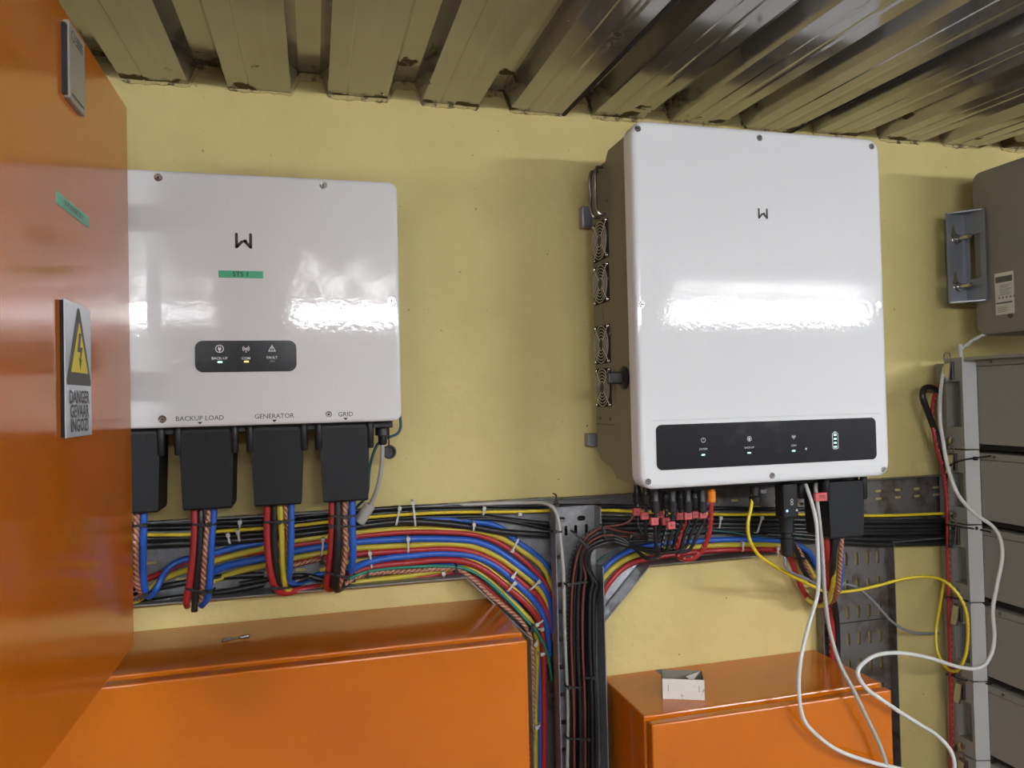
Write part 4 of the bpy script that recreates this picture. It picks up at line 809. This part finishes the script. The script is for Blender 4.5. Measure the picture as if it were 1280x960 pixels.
# right tray power cables
G4 = 'coloured power cables in the right tray'
def rt(label, key, pts, r, y=-.024): return cable(label, key, pts, r, G4, y, 'power_cable')
rt('blue power cable curving up into the tray under the large inverter', 'c_blue', [(735, 760, -.02), (747.5, 724), (759, 707), (776, 694), (799.5, 684), (830, 679), (864, 677), (892.5, 675), (930, 674.5), (960, 675), (990, 679), (1010, 690, -.02), (1022, 710, -.015)], .0055)
rt('yellow power cable curving up below the blue one under the large inverter', 'c_yellow', [(738, 762, -.02), (749, 731), (764, 712), (785, 698), (806.5, 691), (864, 684), (899.5, 681.5), (960, 681), (985, 684), (1004, 700), (1018, 722)], .0055)
rt('red power cable, lowest of three under the large inverter', 'c_red', [(750, 750, -.02), (759, 732), (778, 711), (799.5, 701), (830, 695), (864, 690.6), (906.5, 687.5), (960, 687), (979, 688), (989, 701), (996, 720), (1006, 742), (1020, 755), (1030, 752, -.03), (1036, 740, -.05)], .0057)
for i, (y0_, y1_) in enumerate(((648, 650), (654, 656), (660, 661), (666, 665))):
    rt(f'black cable in the right tray, {["first", "second", "third", "fourth"][i]} below the thin yellow one', 'c_black', [(700, y0_, -.026), (760, y0_, -.026), (830, y0_+1, -.024), (900, y1_-1, -.024), (1000, y1_, -.024), (1090, y1_+2, -.024), (1180, y1_+1, -.024), (1240, y1_+1, -.024)], .0052)
for y0_, y1_, w_ in ((671, 674, 'fifth'), (676, 680, 'lowest')):
    rt(f'black cable in the right tray, {w_} below the thin yellow one, right of the dongle', 'c_black', [(985, y0_-4, -.026), (1030, y0_, -.028), (1090, y1_, -.028), (1180, y1_-1, -.028), (1240, y1_-2, -.028)], .0054)
rt('black cable along the top of the right tray, above the thin yellow one', 'c_black', [(700, 632, -.018), (800, 633, -.018), (950, 636, -.018), (1030, 636, -.018)], .004)
cable('orange-tipped thick red cable looping under the large inverter', 'c_red', [(890, 606, -.17), (889, 629, -.17), (888, 653, -.165), (884, 674, -.155), (876, 690, -.145), (863, 699, -.135), (851, 698, -.12), (846, 688, -.10), (853, 664, -.08), (858, 652, -.07)], .0047, None, None, 'power_cable')
o = bpy.data.objects[[q.name for q in COL.objects if q.get('label', '').startswith('orange-tipped')][0]]
c = W(889.5, 621, -.17); obj('connector', MB().lathe((c[0], -.17, c[2]-.010), Z, [(0, .0065), (.001, .0078), (.006, .0078), (.0065, .0072), (.020, .0076), (.021, .006), (.035, .006)], 12), M['orangeplug'], o)
# drops from the inverter hood
G5 = 'drops from the hood of the large inverter'
def rd(label, key, pts, r): return cable(label, key, pts, r, G5, -.15, 'power_cable')
rd('red drop from the hood of the large inverter, down behind the small cabinet', 'c_red', [(1031, 655, -.16), (1032, 674, -.16), (1034, 700, -.14), (1035, 731, -.10), (1038, 755, -.05), (1040, 800, -.03), (1040, 860, -.03)], .0070)
rd('black drop from the hood of the large inverter', 'c_black', [(1044, 655, -.16), (1043, 674, -.16), (1041, 700, -.15), (1038, 731, -.10), (1044, 765, -.05), (1046, 800, -.03), (1046, 870, -.03)], .0072)
rd('clear sheathed copper drop from the hood of the large inverter', 'c_copper', [(1052, 655, -.16), (1052, 674, -.16), (1050, 700, -.15), (1047, 738, -.12), (1040, 752, -.08), (1028, 755, -.05)], .0048)
rd('yellow drop low under the hood of the large inverter', 'c_yellow', [(1048, 690, -.13), (1043, 718, -.13), (1040, 738, -.11), (1034, 753, -.08), (1022, 757, -.05), (1008, 748, -.03)], .0052)
rd('blue drop from the hood of the large inverter', 'c_blue', [(1052, 660, -.13), (1052.5, 687, -.12), (1052, 712, -.11), (1050, 735, -.09), (1040, 750, -.06)], .0040)
cable('black cable bending down from the right tray past the dongle', 'c_black', [(960, 668, -.04), (985, 672, -.06), (996, 690, -.06), (1004, 712, -.05), (1018, 732, -.04), (1034, 745, -.04)], .0050, None, None, 'power_cable')
cable('brown twisted cable bending down from the right tray', 'c_copper', [(980, 668, -.03), (997, 684, -.04), (1007, 705, -.04), (1017, 730, -.035), (1028, 748, -.03)], .0036, None, None, 'power_cable')
# network and control leads
netl = [(941, 615, -.16), (939, 634, -.165), (935, 652.5, -.17), (936, 671, -.17), (946.5, 691.6, -.17), (967, 707, -.165), (990, 720, -.16), (1014, 732, -.13), (1034, 740, -.09), (1051, 740, -.07), (1075, 737, -.08), (1097, 732, -.09), (1135, 722.5, -.10), (1160, 721, -.12), (1180, 726, -.15), (1197, 742, -.17), (1207, 762, -.18), (1210, 787, -.18), (1206, 822, -.17), (1195, 839, -.15), (1182, 834, -.12), (1172, 815, -.10), (1170, 787, -.09), (1174, 762, -.08), (1178, 738, -.06), (1180, 725, -.03)]
cable('yellow network lead from the large inverter looping by the battery stack', 'c_netyellow', netl, .0033, None, None, 'network_cable')
cable('mid grey lead drooping from the riser to the battery stack', 'c_midgrey', [(1040, 731, -.06), (1052, 730, -.06), (1070, 734, -.05), (1090, 750, -.05), (1115, 777, -.05), (1135, 789, -.05), (1160, 792, -.05), (1174, 791, -.04)], .0030, None, None, 'control_cable')
cable('grey lead hanging from the bottom of the dongle', 'c_midgrey', [(982, 684, -.19), (981, 704, -.19), (989, 715, -.17), (1007, 723, -.14), (1017, 729, -.11), (1030, 737, -.07)], .0029, None, None, 'control_cable')
w1 = [(1005, 600, -.17), (1007, 606, -.18), (1014, 626, -.20), (1020, 652, -.215), (1022, 684, -.22), (1023, 715, -.22), (1022, 742, -.22), (1010, 785, -.23), (1000, 830, -.245), (999, 870, -.25), (1005, 900, -.25), (1018, 916, -.25), (1046, 937, -.25), (1090, 953, -.25), (1120, 960, -.25), (1150, 968, -.25), (1180, 975, -.25)]
cable('white network cable from the large inverter draped in front of the small cabinet', 'c_white', w1, .0037, None, None, 'network_cable')
w2 = [(1020, 604, -.18), (1019.5, 611, -.19), (1021.6, 629, -.20), (1026, 668, -.205), (1028.5, 699, -.205), (1031, 742, -.205), (1037, 787, -.215), (1050, 830, -.235), (1067, 863, -.25), (1085, 900, -.25), (1097, 925, -.25), (1107, 952, -.25), (1114, 990, -.25)]
o = cable('dull white network cable with the red marker, hanging straight over the small cabinet', 'c_grey', w2, .0036, None, None, 'network_cable')
a, b = W(1019, 616.5, -.206), W(1034, 626, -.206)
q2 = obj('wire_marker', MB().bbox(a[0], b[0], -.207, -.200, b[2], a[2], .0008, 1), M['marker'], o); q2['label'] = 'red tape flag'
text('STS', .0085, ((a[0]+b[0])/2+.001, -.2071, (a[2]+b[2])/2), X, Z, NY, M['ink'], q2, bold=.01)
w3 = [(1201, 446, -.055), (1200.5, 438, -.055), (1206, 433, -.06), (1222, 422, -.07), (1250, 412, -.10), (1280, 409, -.12), (1330, 408, -.15)]
o = cable('white lead leaving the top of the battery stack to the right', 'c_white', w3, .0036, None, None, 'network_cable')
c = W(1200.5, 436, -.055); obj('plug', MB().lathe((c[0], -.055, c[2]-.016), Z, [(0, .0045), (.024, .0050), (.026, .0036)], 10), M['c_white'], o)
w4 = [(1185, 452, -.035), (1180, 462, -.05), (1175, 500, -.09), (1175.5, 530, -.10), (1179, 552, -.11), (1185, 585, -.12), (1197, 617, -.14), (1212, 636, -.15), (1225, 647, -.16), (1240, 657, -.175), (1249, 670, -.19), (1253, 691, -.20), (1246, 733, -.20), (1241, 762, -.20), (1243, 797, -.20), (1239, 818, -.20), (1230, 832, -.195), (1218, 836, -.19), (1200, 834, -.18), (1160, 822, -.18), (1115, 816, -.205), (1085, 824, -.235), (1072, 840, -.25), (1080, 857, -.25), (1110, 880, -.25), (1147, 904, -.24), (1172, 920, -.22), (1188, 938, -.22), (1193, 955, -.22), (1191, 975, -.22)]
cable('long white cable from the battery stack looping back over the small cabinet', 'c_white', w4, .0039, None, None, 'network_cable')
cable('light grey cable entering the left tray and running down the perforated upright', 'c_grey', [(560, 632, -.02), (600, 630, -.03), (656, 628.5, -.04), (680, 629, -.07), (691, 634, -.086), (697, 646, -.088), (701, 679, -.088), (704, 712, -.086), (705, 740, -.080), (706, 790, -.072), (708, 832, -.068), (710, 880, -.068), (709, 980, -.068)], .0033, None, None, 'network_cable')
cable('black battery cable bowing out beside the top module', 'c_black', [(1172, 489, -.03), (1163, 484, -.035), (1155, 486, -.04), (1153, 495, -.045), (1160, 515, -.045), (1171, 545, -.04), (1180, 575, -.04), (1184, 600, -.03)], .0068, None, None, 'battery_cable')
cable('red battery cable running down behind the module handles', 'c_red', [(1176, 480, -.02), (1168, 495, -.03), (1165, 520, -.04), (1170, 555, -.045), (1178, 585, -.045), (1183, 620, -.045), (1184.5, 680, -.048), (1186, 760, -.048), (1188, 840, -.048), (1190, 980, -.048)], .0042, None, None, 'battery_cable')

# ================================================================== cable ties
def tie(a, b, y, label, key, group, dep=.018, hd=.0032, wd=.0034, head=True):
    A, B = W(a[0], a[1], y), W(b[0], b[1], y); d = (B-A); L = np.linalg.norm(d); d /= L; n = np.cross(d, (0, 1., 0)); n /= np.linalg.norm(n)
    path = [A+np.array((0, dep, 0)), A+d*.001+np.array((0, .003, 0)), A+d*.003, A+d*L*.5+np.array((0, -.0008, 0)), B-d*.003, B-d*.001+np.array((0, .003, 0)), B+np.array((0, dep, 0))]
    P = smooth(path, .003); T = np.gradient(P, axis=0); T /= np.linalg.norm(T, axis=1)[:, None]; loops = []
    for p_, t_1 in zip(P, T):
        m_ = np.cross(t_1, n); m_ /= np.linalg.norm(m_); loops.append([p_+n*wd/2+m_*.0006, p_-n*wd/2+m_*.0006, p_-n*wd/2-m_*.0006, p_+n*wd/2-m_*.0006])
    o = obj('cable_tie', MB().loft(loops), M[key], None, 30); tag(o, label, 'cable tie', group)
    if head:
        c = A+d*.004; hb = MB(); e = [d*hd, n*hd, np.array((0, hd, 0))]
        vs = [c+sx*e[0]+sy*e[1]+np.array((0, -.0012, 0))+sz*e[2]*.7 for sx in (-1, 1) for sy in (-1, 1) for sz in (-1, 1)]
        hb.add(vs, [(0, 1, 3, 2), (4, 6, 7, 5), (0, 4, 5, 1), (2, 3, 7, 6), (0, 2, 6, 4), (1, 5, 7, 3)]); obj('tie_head', hb, M[key], o)
GW = 'white ties in the left tray'
WT = [((284.5, 666), (287.5, 681), -.040, 'white tie below the thin yellow cable, first right of the backup load drop'),
      ((297, 662), (299.5, 678), -.040, 'white tie below the thin yellow cable, second right of the backup load drop'),
      ((300, 650), (299.5, 661), -.040, 'white tie on the uppermost black cables between the first two drops'),
      ((404, 672), (402, 697), -.036, 'white tie on blue and yellow cables left of the grid drop'),
      ((462, 689), (465, 711), -.036, 'white tie on red and blue cables right of the grid drop'),
      ((500, 633), (495, 658), -.042, 'white tie with curled tail on the upper cables right of the grid drop'),
      ((516, 626), (519.5, 659), -.042, 'tall white tie standing above the tray edge'),
      ((510, 671), (510.5, 692), -.036, 'white tie around the long blue, yellow and red cables'),
      ((592.5, 653), (592, 665), -.044, 'white tie on the thick black cable'),
      ((605.5, 633), (604, 645), -.040, 'white tie with a square head above the thin yellow cable'),
      ((649.5, 640), (650, 644), -.040, 'small white tie on the thin yellow cable near the upright tray'),
      ((639, 691), (648.5, 673), -.036, 'white tie across red and yellow, topmost on the bend'),
      ((639.5, 723), (646, 714), -.036, 'white tie across red and blue in the middle of the bend'),
      ((645, 727), (634, 740), -.038, 'white tie across yellow and red low on the bend'),
      ((675.5, 725), (662, 738), -.036, 'white tie at the right end of the bend'),
      ((554, 714), (555, 722), -.036, 'short white tie at the lower edge of the tray'),
      ((669, 782), (680, 775), -.040, 'white tie where the cables turn down, upper one'),
      ((680, 786), (673, 787), -.040, 'white tie where the cables turn down, lower one'),
      ((668, 808), (672, 800), -.036, 'white tie with angled head on the yellow cable'),
      ((675, 818), (683, 817), -.040, 'thin white tie on the red cable in the narrow lane'),
      ((668.5, 910), (676, 906.5), -.036, 'lowest white tie in the narrow lane')]
for a, b, y, l in WT: tie(a, b, y, l, 'tiewhite', GW)
for a, b, y, l in [((901, 645), (899, 661), -.036, 'white tie on the black cables left of the yellow network lead'), ((953, 645), (946, 667), -.038, 'bowed white tie right of the yellow network lead'), ((928.5, 677), (929, 690), -.036, 'white tie around the three coloured cables under the inverter'), ((972.5, 683), (972, 696), -.036, 'white tie left of the dongle tip')]:
    tie(a, b, y, l, 'tiewhite', 'white ties in the right tray')
GB = 'black ties on the drops from the hoods'
for a, b, y, l in [((184.5, 656.5), (164, 657.5), -.108, 'black tie on the upper part of the drop beside the orange door'), ((186, 742), (160, 752), -.088, 'black tie at the foot of the drop beside the orange door'),
                   ((256, 656), (238, 655.5), -.108, 'black tie on the upper part of the backup load drop, left half'), ((258, 656), (270, 655.5), -.108, 'black tie on the upper part of the backup load drop, right half'), ((259, 741), (232, 736), -.100, 'black tie at the foot of the backup load drop'), ((260, 740.5), (267, 738), -.098, 'black tie end at the foot of the backup load drop'),
                   ((352, 653), (328, 652.5), -.108, 'black tie on the upper part of the generator drop'), ((353, 652.5), (367, 650), -.108, 'black tie tail on the upper part of the generator drop'), ((339, 735), (362, 735), -.092, 'black tie at the foot of the generator drop'),
                   ((431, 646), (411, 645), -.108, 'upper black tie on the grid drop, left half'), ((432, 646), (444, 645), -.108, 'upper black tie on the grid drop, right half'), ((411, 658), (444, 658), -.106, 'middle black tie on the grid drop'), ((437, 722), (408, 716), -.096, 'black tie at the foot of the grid drop')]:
    tie(a, b, y, l, 'blackmatt', GB)
GB2 = 'black ties in trays'
for a, b, y, l in [((442, 728), (443, 718), -.040, 'black tie right of the foot of the grid drop'), ((459, 723), (460, 714), -.038, 'black tie on the copper cable right of the grid drop'), ((402, 706), (403, 694), -.038, 'black tie left of the grid drop on copper cable'), ((570, 717), (571, 707), -.038, 'black tie on copper cable at the start of the bend'), ((664, 790), (666, 781), -.04, 'black tie where the copper cable turns down')]:
    tie(a, b, y, l, 'blackmatt', GB2)
for a, b, y, l in [((735, 685), (717, 665), -.118, 'slanting black tie on the bend of the string cables'), ((754, 657), (757, 675), -.118, 'black tie on the arch of the string cables'), ((708, 731), (736, 727), -.100, 'black tie across the top of the upright bundle'),
                   ((743, 847), (727, 847.5), -.098, 'black tie across the right half of the upright bundle'), ((709, 859), (729, 859.5), -.098, 'black tie across the left half of the upright bundle'), ((738, 924), (709, 923), -.098, 'lowest black tie across the upright bundle'), ((691, 664.5), (704, 665), -.092, 'black tie on the light grey cable at the perforated upright'), ((696, 632), (695, 618), -.060, 'black tie hanging from the tray edge above the perforated upright'), ((1000, 700), (1008, 699), -.066, 'black tie on the cables right of the dongle')]:
    tie(a, b, y, l, 'blackmatt', 'black ties on the string cables')
for k, (a, b) in enumerate((((1213, 575), (1180, 583)), ((1213, 659), (1182, 656)), ((1212, 750), (1184, 746)), ((1211, 849.5), (1187, 844)))):
    xa_ = XA-.012
    A, B, C_ = W(a[0]+11, a[1]+(3 if k else -3), XC-.004, 0), W(a[0]-9, a[1], xa_, 0), W(b[0]+2, b[1], xa_, 0)
    o = obj('cable_tie', MB().tube([W(1238, a[1]+(6 if k else -5), XC-.004, 0), A, B, C_, W(b[0]-4, b[1]-1, 1.39, 0)], .0019, 6, .005), M['blackmatt'], None)
    tag(o, f'black tie around the battery stack at the {["first", "second", "third", "fourth"][k]} joint from the top', 'cable tie', 'black ties around the battery stack')
    obj('tie_head', MB().bbox(A[0]-.010, A[0]-.003, B[1]-.006, B[1]+.004, (A[2]+B[2])/2-.004, (A[2]+B[2])/2+.004, .001, 1), M['blackmatt'], o)
